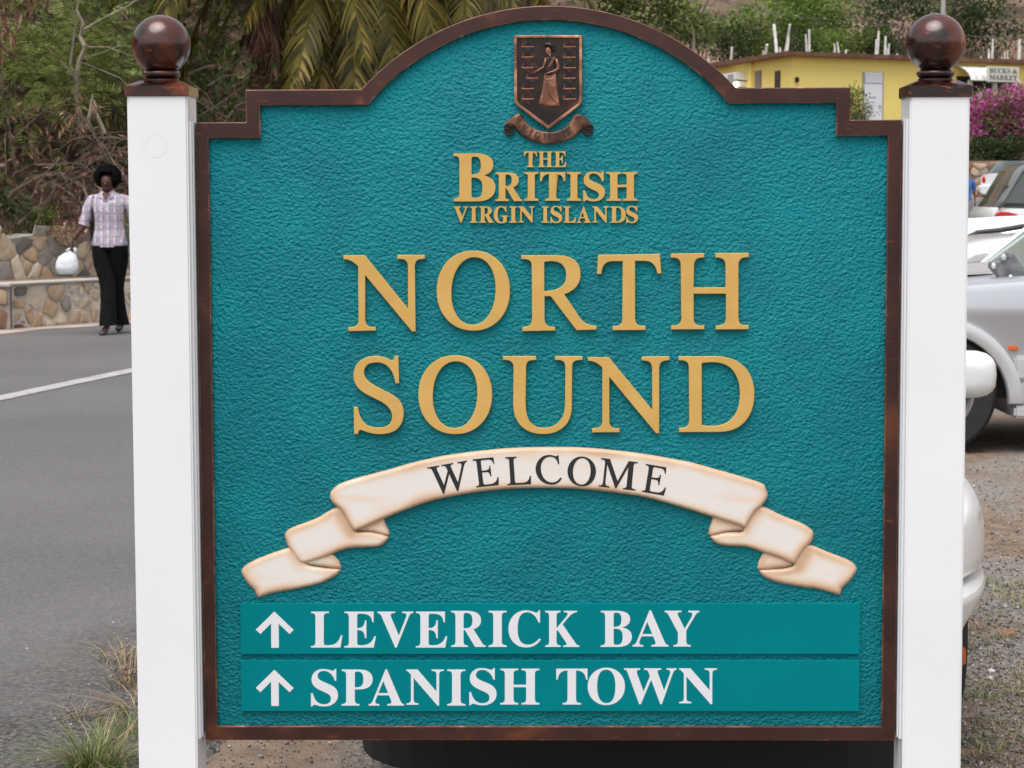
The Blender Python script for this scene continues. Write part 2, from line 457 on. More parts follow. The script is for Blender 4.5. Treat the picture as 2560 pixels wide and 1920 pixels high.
# cream ribbon: sprayed peach towards the edges and in soft diagonal folds
def cream():
    m, n, l = nt('cream ribbon paint'); b = n['Principled BSDF']
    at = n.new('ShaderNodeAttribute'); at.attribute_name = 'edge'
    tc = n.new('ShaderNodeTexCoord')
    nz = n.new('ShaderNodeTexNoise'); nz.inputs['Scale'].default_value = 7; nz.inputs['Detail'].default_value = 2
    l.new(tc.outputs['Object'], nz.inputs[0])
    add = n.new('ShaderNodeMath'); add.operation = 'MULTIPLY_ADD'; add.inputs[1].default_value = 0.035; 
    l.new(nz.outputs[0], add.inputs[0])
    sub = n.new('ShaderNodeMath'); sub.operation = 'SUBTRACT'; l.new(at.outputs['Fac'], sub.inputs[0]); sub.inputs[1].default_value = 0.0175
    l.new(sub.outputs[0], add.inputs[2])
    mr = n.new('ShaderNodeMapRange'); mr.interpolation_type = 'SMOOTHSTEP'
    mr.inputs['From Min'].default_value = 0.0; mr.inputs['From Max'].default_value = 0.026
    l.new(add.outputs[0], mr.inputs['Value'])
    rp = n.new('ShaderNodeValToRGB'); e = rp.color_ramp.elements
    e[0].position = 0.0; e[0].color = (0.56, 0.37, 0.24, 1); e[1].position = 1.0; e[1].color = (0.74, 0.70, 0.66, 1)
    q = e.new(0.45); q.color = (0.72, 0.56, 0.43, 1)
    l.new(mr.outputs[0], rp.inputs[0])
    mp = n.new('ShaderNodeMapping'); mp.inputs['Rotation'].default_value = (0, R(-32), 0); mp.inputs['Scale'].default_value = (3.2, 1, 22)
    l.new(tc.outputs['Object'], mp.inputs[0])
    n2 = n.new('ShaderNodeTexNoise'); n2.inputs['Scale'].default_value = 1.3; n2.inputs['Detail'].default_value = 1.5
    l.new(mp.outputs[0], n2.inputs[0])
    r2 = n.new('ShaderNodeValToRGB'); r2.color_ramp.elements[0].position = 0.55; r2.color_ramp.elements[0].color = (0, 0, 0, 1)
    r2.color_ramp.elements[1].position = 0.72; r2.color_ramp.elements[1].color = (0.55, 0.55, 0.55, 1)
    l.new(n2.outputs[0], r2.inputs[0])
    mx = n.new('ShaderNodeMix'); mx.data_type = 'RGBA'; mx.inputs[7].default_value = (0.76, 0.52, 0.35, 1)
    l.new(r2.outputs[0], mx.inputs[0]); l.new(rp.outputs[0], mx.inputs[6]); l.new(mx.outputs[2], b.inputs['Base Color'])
    b.inputs['Roughness'].default_value = 0.38; b.inputs['Specular IOR Level'].default_value = 0.4
    return m
M_CREAM = cream()

# ================================================================== the sign
SIGN = empty('welcome_sign', SM.translation, SIGN_A,
             'teal carved welcome sign in an arched copper frame between two white posts', 'sign')
PANEL_Y = 0.011           # recess of the stippled field behind the frame front
def pxloop(pts, dep=0.0): return [S(x, y, dep) for x, y in pts]
# outline, made symmetrical about the middle of the arch
def sym_frame():
    L = dict(bot=S(512, 1852), sh=S(489, 305), st=S(614, 223), arc=S(903, 223), top=S(1374, 15))
    Rr = dict(bot=S(2240, 1850), sh=S(2255, 300), st=S(2126, 220), arc=S(1840, 220))
    cx = (L['arc'][0] + Rr['arc'][0]) / 2
    hw = (Rr['sh'][0] - L['sh'][0]) / 2; cx2 = (Rr['sh'][0] + L['sh'][0]) / 2
    return L, Rr, cx, hw, cx2
def arc_pts(p0, p1, top, n=36):
    cx = (p0[0] + p1[0]) / 2; half = (p1[0] - p0[0]) / 2; sag = top - (p0[1] + p1[1]) / 2
    rad = (half * half + sag * sag) / (2 * sag); cz = top - rad; a = math.asin(min(1, half / rad))
    return [(cx + rad * math.sin(-a + 2 * a * k / n), cz + rad * math.cos(-a + 2 * a * k / n)) for k in range(n + 1)]
sx = lambda px, py: S(px, py)[0]
sz = lambda px, py: S(px, py)[1]
o_l, o_r = S(489, 305)[0], S(2255, 300)[0]
o_b = (S(512, 1852)[1] + S(2240, 1850)[1]) / 2
o_sh = (S(489, 305)[1] + S(2255, 300)[1]) / 2
o_stl, o_str = S(614, 250)[0], S(2126, 250)[0]
o_st = (S(614, 222.5)[1] + S(2126, 220)[1]) / 2
o_al, o_ar = S(903, 223)[0], S(1840, 220)[0]
o_top = S(1374, 14)[1]
i_l, i_r = S(521, 344)[0], S(2219.5, 341)[0]
i_b = (S(544, 1817)[1] + S(2206, 1815)[1]) / 2
i_sh = (S(521, 344)[1] + S(2219, 341)[1]) / 2
i_stl, i_str = S(650.3, 300)[0], S(2091, 300)[0]
i_st = (S(650, 262)[1] + S(2091, 260)[1]) / 2
i_al, i_ar = S(919, 262)[0], S(1823, 260)[0]
i_top = S(1374, 50)[1]
outer = [(o_l, o_b), (o_l, o_sh), (o_stl, o_sh), (o_stl, o_st)] + arc_pts((o_al, o_st), (o_ar, o_st), o_top) + [(o_str, o_st), (o_str, o_sh), (o_r, o_sh), (o_r, o_b)]
inner = [(i_l, i_b), (i_l, i_sh), (i_stl, i_sh), (i_stl, i_st)] + arc_pts((i_al, i_st), (i_ar, i_st), i_top) + [(i_str, i_st), (i_str, i_sh), (i_r, i_sh), (i_r, i_b)]
fm = flat_mesh('frame', [outer, inner], 0.045, 0.0018, M_FRAME, 14)
# frame occupies y 0 .. 0.045
for v in fm.vertices: v.co.y += 0.045
fm.materials.append(M_EDGE)
for p in fm.polygons:
    if abs(p.normal.y) < 0.93: p.material_index = 1
obj('frame', fm, SIGN)
# panel: overlaps under the frame by 1 cm
def grow(lp, c, k): return [(c[0] + (x - c[0]) * k, c[1] + (z - c[1]) * k) for x, z in lp]
pc = ((i_l + i_r) / 2, (i_b + i_top) / 2)
pm = MB(); pl = grow(inner, pc, 1.008); 
pme = flat_mesh('panel', [pl], 0.03, 0.0005, M_TEAL, 30)
for v in pme.vertices: v.co.y += 0.03 + PANEL_Y
obj('panel', pme, SIGN)

# ---- gold lettering
def put(me, name, parent, y): 
    o = obj(name, me, parent); o.location.y = y; return o
LT = 0.009             # how far the letters stand off the field
def letter(loops, m=M_GOLD, parent=SIGN, y=PANEL_Y, t=LT, bev=0.0011, name='letter'):
    return put(flat_mesh(name, loops, t, bev, m, 12), name, parent, y + 0.0)
cA = Crop(840, 610, 5.267); cB = Crop(1240, 610, 5.267); cC = Crop(1480, 610, 5.267)
cD = Crop(860, 870, 5.267); cE = Crop(1220, 870, 6.914); cF = Crop(1460, 870, 4.916)
letter([quad_path("93,150 378,150 948,853 945,300 945,203* 860,202 807,200 807,145 1170,145 1170,195 1115,202 1038,205* 1038,300 1048,1155 1000,1155 383,412 383,990 383,1092* 470,1094 523,1096 523,1143 160,1150 160,1098 205,1094 297,1092* 295,990 290,300 210,203* 98,202", cA)])
letter([[S(*p) for p in ellipse(1183.2, 727, 91.6, 100.2, 0, 72, 2.12)], [S(*p) for p in ellipse(1183.6, 728, 55, 84.5, R(3.5), 64, 2.12)]])
letter([quad_path("330,150 800,148 1115,150* 1115,400 1115,590* 900,665 1105,970 1180,1080* 1325,1082 1325,1130 1060,1138 720,690 640,690 640,980 640,1090* 740,1092 780,1096 780,1143 345,1150 345,1098 390,1092 470,1088* 475,980 470,290 470,203* 380,203 335,200", cB),
        quad_path("636,240 680,228* 740,228 925,235* 925,420 925,618* 636,622", cB)])
letter([quad_path("80,143 895,132 915,390 862,392 835,225* 700,225 568,225 568,980 575,1075* 650,1078 705,1080 705,1135 272,1138 272,1085 320,1082 400,1080* 400,980 405,228 270,228 135,228* 122,398 65,398", cC)])
letter([quad_path("1038,128 1480,122 1480,178 1430,183 1345,190* 1345,290 1338,575 1760,572 1760,290 1760,190* 1670,183 1625,180 1625,122 2068,118 2068,172 2010,180 1930,185* 1930,290 1930,980 1930,1070* 2020,1072 2065,1072 2065,1125 1632,1128 1632,1078 1690,1072 1760,1068* 1765,980 1765,657 1340,657 1340,980 1340,1070* 1430,1075 1480,1075 1480,1125 1042,1128 1042,1078 1090,1075 1178,1070* 1178,980 1170,290 1170,190* 1090,183 1038,182", cC)])
letter([quad_path("665,108 715,108 725,468 675,468 655,320* 580,250 520,192* 430,192 262,195* 262,330 262,415* 400,495 600,600 785,690* 785,860 785,995* 700,1070 620,1138* 470,1138 360,1138* 235,1085 190,1070* 185,1135 132,1135 125,780 180,780 205,950* 290,1010 350,1052* 450,1052 632,1050* 632,900 632,800* 500,715 290,610 122,515* 122,370 122,240* 210,170 290,108* 430,108 530,110* 615,165 655,180* 665,108", cD, 7)])
letter([[S(*p) for p in ellipse(1138, 987.4, 92.3, 98.5, 0, 72, 2.12)], [S(*p) for p in ellipse(1137.5, 987.5, 55.5, 83.5, R(3), 64, 2.15)]])
letter([quad_path("258,145 835,143 835,208 770,215 660,215* 660,330 650,900 645,1160* 720,1270 800,1385* 960,1385 1140,1385* 1240,1270 1325,1170* 1330,980 1338,330 1330,215* 1230,212 1160,208 1160,145 1635,145 1635,208 1560,215 1455,215* 1455,330 1450,1000 1450,1220* 1340,1340 1200,1492* 960,1492 700,1492* 560,1340 435,1200* 435,980 440,330 435,218* 310,210 258,208", cE)])
letter([quad_path("45,117 305,115 840,762 838,260 835,160* 750,158 710,155 710,108 1050,105 1050,150 1010,157 925,158* 925,260 925,1050 885,1050 312,358 312,900 315,988* 390,990 437,990 437,1038 100,1040 100,990 145,988 225,985* 225,900 225,245 160,165* 50,160", cF)])
letter([quad_path("1163,105 1600,103 1850,103* 1970,230 2095,350* 2095,570 2095,790* 1970,920 1860,1035* 1640,1035 1168,1037 1168,985 1210,985 1290,980* 1295,900 1290,240 1285,160* 1210,155 1163,152", cF),
        quad_path("1448,190 1500,177* 1580,177 1760,177* 1840,290 1918,400* 1918,560 1918,760* 1830,860 1740,962* 1580,962 1510,962* 1448,948", cF)])
cT = Crop(1100, 360, 4.096)
def row(crop, items, y0, y1, m, parent, y, t, bev, fat, style='bold'):
    for ch, x0, x1, *r in items:
        a, b = (r if r else (y0, y1))
        put(glyph('letter', ch, style, crop(x0, a), crop(x1, a), crop(x0, b), t, bev, m, fat), 'letter', parent, y)
row(cT, [('T', 862, 992), ('H', 1003, 1155), ('E', 1168, 1295)], 75, 237, M_GOLD, SIGN, PANEL_Y, 0.005, 0.0006, 0.008)
row(cT, [('B', 137, 568, 95, 588), ('R', 568, 842, 290, 585), ('I', 862, 1008), ('T', 1025, 1283), ('I', 1300, 1445), ('S', 1467, 1690, 281, 588), ('H', 1706, 2023)], 288, 582, M_GOLD, SIGN, PANEL_Y, 0.006, 0.0008, 0.008)
row(cT, [('V', 137, 288), ('I', 305, 383), ('R', 400, 548), ('G', 550, 698, 636, 813), ('I', 710, 790), ('N', 803, 968), ('I', 1040, 1115), ('S', 1131, 1252, 634, 811), ('L', 1265, 1395), ('A', 1402, 1542), ('N', 1562, 1727), ('D', 1742, 1903), ('S', 1906, 2028, 634, 811)], 640, 807, M_GOLD, SIGN, PANEL_Y, 0.005, 0.0006, 0.008)

# ---- direction boards
cW = Crop(600, 1480, 3.687); cX = Crop(1180, 1480, 3.456)
b1 = [S(600.8, 1510), S(2150, 1509), S(2150, 1635.5), S(600.8, 1636.7)]
b2 = [S(602, 1652), S(2149, 1651.5), S(2149, 1779), S(602, 1779.4)]
BT = 0.0075
boards = []
for q in (b1, b2):
    xs = ((q[0][0] + q[3][0]) / 2, (q[1][0] + q[2][0]) / 2); zs = ((q[2][1] + q[3][1]) / 2, (q[0][1] + q[1][1]) / 2)
    me = flat_mesh('direction_board', [[(xs[0], zs[0]), (xs[1], zs[0]), (xs[1], zs[1]), (xs[0], zs[1])]], BT + 0.004, 0.0007, M_TEALB, 12)
    o = put(me, 'direction_board', SIGN, PANEL_Y + 0.004); boards.append(o)
def board_row(crop, items, y0, y1, board):
    for ch, x0, x1, *r in items:
        a, b = (r if r else (y0, y1))
        put(glyph('letter', ch, 'bold', crop(x0, a), crop(x1, a), crop(x0, b), 0.0006, 0, M_WHITEV, 0.001), 'letter', board, -BT - 0.004 + 0.0002)
board_row(cW, [('L', 653, 943), ('E', 960, 1252), ('V', 1266, 1597), ('E', 1620, 1910)], 183, 515, boards[0])
board_row(cX, [('R', -181, 118), ('I', 142, 300), ('C', 315, 595, 161, 482), ('K', 632, 928), ('B', 1112, 1382), ('A', 1387, 1698, 161, 474), ('Y', 1665, 1965, 164, 474)], 165, 477, boards[0])
board_row(cW, [('S', 653, 902, 713, 1058), ('P', 935, 1222), ('A', 1185, 1512, 716, 1050), ('N', 1532, 1878), ('I', 1910, 2078)], 717, 1050, boards[1])
board_row(cX, [('S', -24, 212, 660, 982), ('H', 243, 583), ('T', 728, 998), ('O', 1000, 1322, 657, 980), ('W', 1313, 1768, 662, 972), ('N', 1790, 2118, 662, 972)], 665, 975, boards[1])
for k, (bo, dv) in enumerate(((boards[0], 0), (boards[1], 537))):
    pts = [(315, 183), (493, 352), (455, 390), (355, 295), (357, 517), (287, 517), (285, 292), (187, 390), (143, 350)]
    put(flat_mesh('arrow', [[cW(x, y + dv) for x, y in pts]], 0.0006, 0.0001, M_WHITEV, 12), 'arrow', bo, -BT - 0.004 + 0.0002)

# ---- ribbon banner
main_top = [(824, 1242), (831, 1224), (864, 1204), (965, 1176), (1040, 1155), (1114, 1139), (1194, 1128), (1280, 1120.5), (1371, 1118), (1468, 1120), (1591, 1132.5), (1700, 1151), (1741, 1160), (1893, 1204), (1915, 1222), (1920, 1242), (1905, 1266), (1889, 1280), (1873, 1305), (1864, 1322), (1852, 1316),
            (1784, 1294), (1700, 1268), (1640, 1251), (1591, 1240), (1468, 1225), (1371, 1221), (1280, 1223), (1194, 1231), (1120, 1244), (1066, 1257), (1003, 1280), (940, 1306), (892, 1327), (880, 1324), (864, 1298), (851, 1276), (833, 1260)]
main_lp = smooth_closed([S(*p) for p in main_top], 4)
def ribbon(pts, base, h, rad, name, parent, hfn=None, step=0.0045, near=()):
    lp = smooth_closed([S(*p) for p in pts], 4)
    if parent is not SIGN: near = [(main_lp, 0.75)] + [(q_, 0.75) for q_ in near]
    return obj(name, puff(name, lp, base, h, rad, M_CREAM, step, hfn, near), parent)
def waves(pts, d):
    return 0.0012 * np.sin((pts[:, 0] * 0.8 + pts[:, 1] * 1.6) * 34)
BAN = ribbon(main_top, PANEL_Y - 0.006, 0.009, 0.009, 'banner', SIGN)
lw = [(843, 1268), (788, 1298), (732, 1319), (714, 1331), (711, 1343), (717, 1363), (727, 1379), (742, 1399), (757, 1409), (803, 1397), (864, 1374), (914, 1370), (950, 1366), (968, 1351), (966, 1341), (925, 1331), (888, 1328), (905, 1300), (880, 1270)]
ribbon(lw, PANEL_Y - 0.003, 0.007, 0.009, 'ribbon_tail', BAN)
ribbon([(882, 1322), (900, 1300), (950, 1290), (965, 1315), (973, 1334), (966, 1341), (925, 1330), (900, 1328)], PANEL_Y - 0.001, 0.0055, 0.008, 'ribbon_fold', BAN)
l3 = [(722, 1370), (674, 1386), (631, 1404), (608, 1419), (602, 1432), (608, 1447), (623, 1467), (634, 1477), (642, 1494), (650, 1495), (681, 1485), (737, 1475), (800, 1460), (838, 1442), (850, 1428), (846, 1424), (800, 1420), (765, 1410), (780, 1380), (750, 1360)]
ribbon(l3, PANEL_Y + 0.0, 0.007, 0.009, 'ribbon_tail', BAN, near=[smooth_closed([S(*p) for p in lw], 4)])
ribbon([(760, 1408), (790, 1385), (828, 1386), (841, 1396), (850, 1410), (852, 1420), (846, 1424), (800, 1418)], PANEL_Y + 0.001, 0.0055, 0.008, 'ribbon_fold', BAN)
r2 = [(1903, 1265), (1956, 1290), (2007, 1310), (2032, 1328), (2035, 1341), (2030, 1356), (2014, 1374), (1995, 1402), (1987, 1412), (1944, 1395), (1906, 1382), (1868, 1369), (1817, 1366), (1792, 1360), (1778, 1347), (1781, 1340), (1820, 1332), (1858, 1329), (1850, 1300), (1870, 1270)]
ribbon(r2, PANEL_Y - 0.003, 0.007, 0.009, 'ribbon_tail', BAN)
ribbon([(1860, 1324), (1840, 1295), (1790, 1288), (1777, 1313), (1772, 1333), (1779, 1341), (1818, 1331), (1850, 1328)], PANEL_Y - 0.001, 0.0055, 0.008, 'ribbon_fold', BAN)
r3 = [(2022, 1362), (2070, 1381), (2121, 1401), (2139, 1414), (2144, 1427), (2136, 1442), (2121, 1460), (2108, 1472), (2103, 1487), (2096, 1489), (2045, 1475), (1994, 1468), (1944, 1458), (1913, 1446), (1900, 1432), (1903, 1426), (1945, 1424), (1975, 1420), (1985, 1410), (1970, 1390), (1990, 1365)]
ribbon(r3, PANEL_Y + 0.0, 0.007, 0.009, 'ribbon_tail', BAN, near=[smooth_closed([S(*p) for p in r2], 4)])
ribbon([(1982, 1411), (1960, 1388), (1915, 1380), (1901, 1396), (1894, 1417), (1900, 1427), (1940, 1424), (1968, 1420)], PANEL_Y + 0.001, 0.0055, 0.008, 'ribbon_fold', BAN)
cG = Crop(1040, 1110, 6.506); cH = Crop(1360, 1110, 6.506)
WY = PANEL_Y - 0.006 - 0.009 - 0.0001
for ch, cr, tl, tr, bl in (('W', cG, (180, 378), (828, 264), (262, 838)), ('E', cG, (920, 245), (1310, 205), (968, 703)), ('L', cG, (1450, 210), (1855, 190), (1472, 668)),
                           ('C', cG, (1945, 172), (2372, 174), (1945, 655)), ('O', cH, (400, 183), (862, 217), (365, 665)), ('M', cH, (930, 222), (1540, 292), (878, 684)),
                           ('E', cH, (1655, 318), (2040, 384), (1575, 770))):
    put(glyph('letter', ch, 'roman', cr(*tl), cr(*tr), cr(*bl), 0.0005, 0, M_BLACKL, 0.006), 'letter', BAN, WY)

# ---- crest
CR = Crop(1160, 60, 5.183)
crest_out = [(645, 145), (1530, 145), (1530, 1010), (1500, 1055), (1095, 1367), (690, 1065), (650, 1010)]
crest_in = [(685, 180), (1493, 180), (1493, 992), (1468, 1035), (1095, 1314), (722, 1040), (690, 992)]
sh = flat_mesh('crest', [[CR(*p) for p in crest_out]], 0.008, 0.0008, M_CREST)
CREST = put(sh, 'crest', SIGN, PANEL_Y + 0.001)
CREST['label'] = 'antique copper shield with a woman and oil lamps in relief'
bpm = M_CREST
put(flat_mesh('shield_rim', [[CR(*p) for p in crest_out], [CR(*p) for p in crest_in]], 0.005, 0.0016, M_CRESTB), 'shield_rim', CREST, -0.0075)
CY = -0.0078               # crest field front, local to CREST
def lampmesh():
    x, y = CR(826, 296); k = 1 / 5.183 * (S(1300, 200)[0] - S(1200, 200)[0]) / 100
    g = MB(); 
    def q(u, v): return (u * k, -v * k)
    g.tube([(q(-78, 0)[0], -0.001, 0), (q(78, 0)[0], -0.001, 0)], 12 * k, 6, mi=1)
    bowl = [q(-62, 6), q(62, 6), q(38, 34), q(14, 46), q(14, 54), q(-14, 54), q(-14, 46), q(-38, 34)]
    g.prism(bowl, -0.0018, 0.001)
    for a, b in (((-46, -6), (0, -52)), ((0, -52), (46, -6))):
        g.tube([(q(*a)[0], -0.0008, q(*a)[1]), (q(*b)[0], -0.0008, q(*b)[1])], 6 * k, 5)
    g.tube([(q(-80, -4)[0], -0.001, q(0, -4)[1]), (q(-66, 0)[0], -0.0014, q(0, -24)[1]), (q(-62, 0)[0], -0.0014, q(0, -46)[1]), (q(-72, 0)[0], -0.001, q(0, -60)[1])], [9 * k, 9 * k, 6 * k, 3 * k], 5, mi=1)
    return g.mesh('oil_lamp', [M_CREST, M_CRESTB], angle=40)
lm = lampmesh()
for x, y in ((826, 296), (826, 432), (826, 568), (884, 705), (826, 841), (826, 975), (1367, 296), (1367, 434), (1367, 570), (1367, 706), (1367, 840), (1367, 975)):
    px, pz = CR(x, y); o = obj('oil_lamp', lm, CREST); o.location = (px, CY, pz)
def cpuff(name, pts, h, rad, m, parent, sm=True, y=CY, step=0.0013):
    lp = [CR(*p) for p in pts]; lp = smooth_closed(lp, 4) if sm else lp
    return obj(name, puff(name, lp, y, h, rad, m, step), parent)
FIG = cpuff('figure', [(1045, 640), (1120, 655), (1188, 630), (1200, 760), (1238, 1040), (1225, 1065), (1120, 1068), (1020, 1052), (972, 1035), (1000, 900), (1025, 760)], 0.0035, 0.005, M_CRESTB, CREST)
cpuff('skirt_fold', [(1050, 720), (1110, 700), (1185, 690), (1200, 850), (1232, 1030), (1170, 1005), (1115, 950), (1085, 880), (1075, 790)], 0.002, 0.004, M_CRESTB, FIG, y=CY - 0.003)
cpuff('bodice', [(1062, 430), (1110, 420), (1165, 420), (1190, 440), (1180, 520), (1185, 620), (1110, 640), (1045, 630), (1050, 540), (1055, 480)], 0.004, 0.005, M_CREST, FIG)
cpuff('sash', [(1085, 560), (1150, 440), (1178, 425), (1170, 470), (1130, 550)], 0.0012, 0.002, M_CRESTB, FIG, y=CY - 0.004)
hd = MB()
def c3(u, v, y): a = CR(u, v); return (a[0], y, a[1])
kk = (CR(1100, 300)[0] - CR(1000, 300)[0]) / 100
hd.ell(c3(1092, 345, CY - 0.003), (36 * kk, 0.004, 52 * kk), 14, 8)
hd.tube([c3(1110, 385, CY - 0.002), c3(1115, 435, CY - 0.002)], 16 * kk, 8)
hd.obj('head', [M_CRESTB], FIG, smooth=True)
hr = MB(); hr.ell(c3(1118, 275, CY - 0.004), (66 * kk, 0.005, 36 * kk), 14, 8, rot=Matrix.Rotation(R(20), 3, 'Y'))
hr.ell(c3(1160, 320, CY - 0.002), (26 * kk, 0.004, 46 * kk), 10, 6); hr.ell(c3(1065, 268, CY - 0.004), (26 * kk, 0.005, 30 * kk), 10, 6)
hr.obj('turban', [M_CREST], FIG, smooth=True)
am = MB(); am.tube([c3(1190, 445, CY - 0.003), c3(1215, 520, CY - 0.004), c3(1222, 575, CY - 0.005), c3(1170, 612, CY - 0.006), c3(1110, 632, CY - 0.006), c3(1052, 648, CY - 0.006)], [20 * kk, 24 * kk, 22 * kk, 19 * kk, 15 * kk, 16 * kk], 8)
am.obj('arm', [M_CRESTB], FIG, smooth=True)
am = MB(); am.tube([c3(1062, 440, CY - 0.002), c3(1045, 510, CY - 0.003), c3(1030, 560, CY - 0.003), c3(970, 595, CY - 0.003), c3(900, 635, CY - 0.003)], [18 * kk, 18 * kk, 17 * kk, 13 * kk, 10 * kk], 8)
am.obj('arm', [M_CRESTB], FIG, smooth=True)
scroll = [(740, 1165), (790, 1255), (880, 1335), (980, 1378), (1095, 1392), (1210, 1378), (1310, 1332), (1385, 1255), (1432, 1172), (1500, 1160), (1570, 1195), (1640, 1270), (1688, 1345), (1640, 1330), (1560, 1335), (1500, 1400), (1400, 1475), (1250, 1530), (1095, 1555), (940, 1532), (790, 1475), (690, 1395), (640, 1325), (560, 1310), (515, 1330), (545, 1270), (620, 1200), (690, 1163)]
SCR = cpuff('scroll', scroll, 0.005, 0.006, copper('scroll copper', (0.07, 0.028, 0.017), (0.24, 0.10, 0.05), (0.42, 0.20, 0.11), 0.3, 26, 0.2), CREST, y=-0.004, step=0.0018)
for cx_, sg in ((578, 1), (1612, -1)):
    g = MB(); pts = []; rr = []
    for k in range(22):
        a = R(90) + sg * (-R(430) * k / 21); r0 = (72 - 50 * (k / 21)) * kk
        x, z = CR(cx_, 1385); pts.append((x + r0 * math.cos(a), -0.006 - 0.002 * (k / 21), z + r0 * math.sin(a))); rr.append((14 - 5 * k / 21) * kk)
    g.tube(pts, rr, 8); x, z = CR(cx_, 1385)
    g.lathe([(60 * kk, 0), (60 * kk, 0.001)], 20, (0, 0, 0)); 
    V = g.V[-40:]; 
    for i in range(len(g.V) - 40, len(g.V)): vx, vy, vz = g.V[i]; g.V[i] = (x + vx, -0.004 - vz, z + vy)
    g.obj('scroll_curl', [M_CREST], SCR, smooth=False, angle=45)
arcl = "VIGILATE"
for i, ch in enumerate(arcl):
    # letters follow the hanging curve of the scroll
    t = i / 7; us = [762, 850, 935, 1025, 1110, 1190, 1270, 1345][i] + 18; 
    ph = R(40 - 78 * t) * 0.95; w = (40 if ch == 'I' else 74); hgt = 96
    vs = 1466 - 130 * ((us - 1098) / 340) ** 2 * 1.05
    ux, uy = math.cos(ph), math.sin(ph); dx, dy = -math.sin(ph), math.cos(ph)
    tlp = (us - ux * w / 2 - dx * hgt / 2, vs - uy * w / 2 - dy * hgt / 2)
    trp = (tlp[0] + ux * w, tlp[1] + uy * w); blp = (tlp[0] + dx * hgt, tlp[1] + dy * hgt)
    put(glyph('letter', ch, 'bold', CR(*tlp), CR(*trp), CR(*blp), 0.0008, 0, M_BLACKL, 0.0), 'letter', SCR, -0.004 - 0.0051)

# ---- posts with caps and ball finials
def post(pxl, pxr, cap_l, side):
    """pxl, pxr: photo x of the post's front edges at photo y 300"""
    x0, x1 = S(pxl, 300, -0.05)[0], S(pxr, 300, -0.05)[0]
    w = x1 - x0; cx_ = (x0 + x1) / 2; y0 = -0.055; y1 = y0 + w
    ztop = S(cap_l[0], cap_l[1], y0)[1]; zcap = S(cap_l[0], cap_l[2], y0)[1]
    g = MB(); g.box(x0, x1, y0, y1, -0.2, ztop + 0.004, b=0.004)
    p = g.obj('post', [M_POST], SIGN, angle=40)
    c = MB(); e = 0.0045; ym = (y0 + y1) / 2
    c.box(x0 - e, x1 + e, y0 - e, y1 + e, ztop, zcap, b=0.002)
    top = zcap + 0.012; r = 0.042
    c.rings([[(x0 - e + 0.001, y0 - e + 0.001, zcap - 0.001), (x1 + e - 0.001, y0 - e + 0.001, zcap - 0.001), (x1 + e - 0.001, y1 + e - 0.001, zcap - 0.001), (x0 - e + 0.001, y1 + e - 0.001, zcap - 0.001)],
             [(cx_ - r, ym - r, top), (cx_ + r, ym - r, top), (cx_ + r, ym + r, top), (cx_ - r, ym + r, top)]])
    c.obj('post_cap', [M_BALL], p, angle=30)
    # ball: centre height from the photo
    zc = S(cap_l[3], cap_l[4], ym)[1]; rb = 73.3 * (SIGN_Y + ym) / FPX
    f = MB(); zb = top - 0.002
    prof = [(0.0375, zb), (0.0375, zb + 0.006), (0.034, zb + 0.0085), (0.0385, zb + 0.0105)]
    z1 = zb + 0.0105; z2 = z1 + 0.014
    for k in range(7):
        a = -math.pi / 2 + math.pi * k / 6; prof.append((0.0345 + 0.0065 * math.cos(a), (z1 + z2) / 2 + 0.0075 * math.sin(a)))
    a0 = math.asin(max(-0.999, -math.sqrt(1 - (0.030 / rb) ** 2)))
    prof.append((0.031, z2 + 0.002))
    for k in range(1, 31):
        a = a0 + (math.pi / 2 - 0.02 - a0) * k / 30; prof.append((rb * math.cos(a), zc + rb * math.sin(a)))
    f.lathe(prof, 56, (cx_, ym, 0)); f.obj('ball_finial', [M_BALL], p, smooth=False, angle=50)
    # channel holding the panel edge
    h = MB(); zt = o_sh - 0.0; zb2 = o_b + 0.012
    xa = x1 if side < 0 else x0
    xs = sorted((xa - side * 0.0008 * 0, xa - side * 0.0055))
    h.box(xs[0], xs[1], y0 + 0.018, 0.060, zb2, zt, b=0.0008)
    xs = sorted((xa, xa - side * 0.0075))
    h.box(xs[0], xs[1], y0 + 0.034, y0 + 0.040, zb2 + 0.001, zt - 0.001)
    h.obj('mounting_channel', [M_CHAN], p, angle=30)
    return p, x0, x1, y0
pL = post(318.8, 469.4, (393, 240.6, 214, 403.6, 112), -1)
pR = post(2273.8, 2423.4, (2350, 242.5, 213, 2340.7, 108), 1)
# pencil mark on the left post (a faint loop with a tail)
M_PENCIL = mat('pencil', (0.60, 0.60, 0.62), 0.6)
pk = Crop(280, 20, 4.147); g = MB(); yy = pL[3] - 0.0001
lp = [pk(x, y, yy) for x, y in ((460, 1312), (400, 1330), (355, 1380), (345, 1450), (375, 1520), (430, 1552), (500, 1545), (548, 1490), (565, 1420), (545, 1360), (510, 1325), (470, 1312))]
g.tube([(x, yy, z) for x, z in lp], 0.00022, 3)
lp = [pk(x, y, yy) for x, y in ((565, 1470), (560, 1560), (555, 1640))]; g.tube([(x, yy, z) for x, z in lp], 0.0002, 3)
lp = [pk(x, y, yy) for x, y in ((312, 1370), (308, 1450), (310, 1530))]; g.tube([(x, yy, z) for x, z in lp], 0.0002, 3)
g.obj('pencil_mark', [M_PENCIL], pL[0])

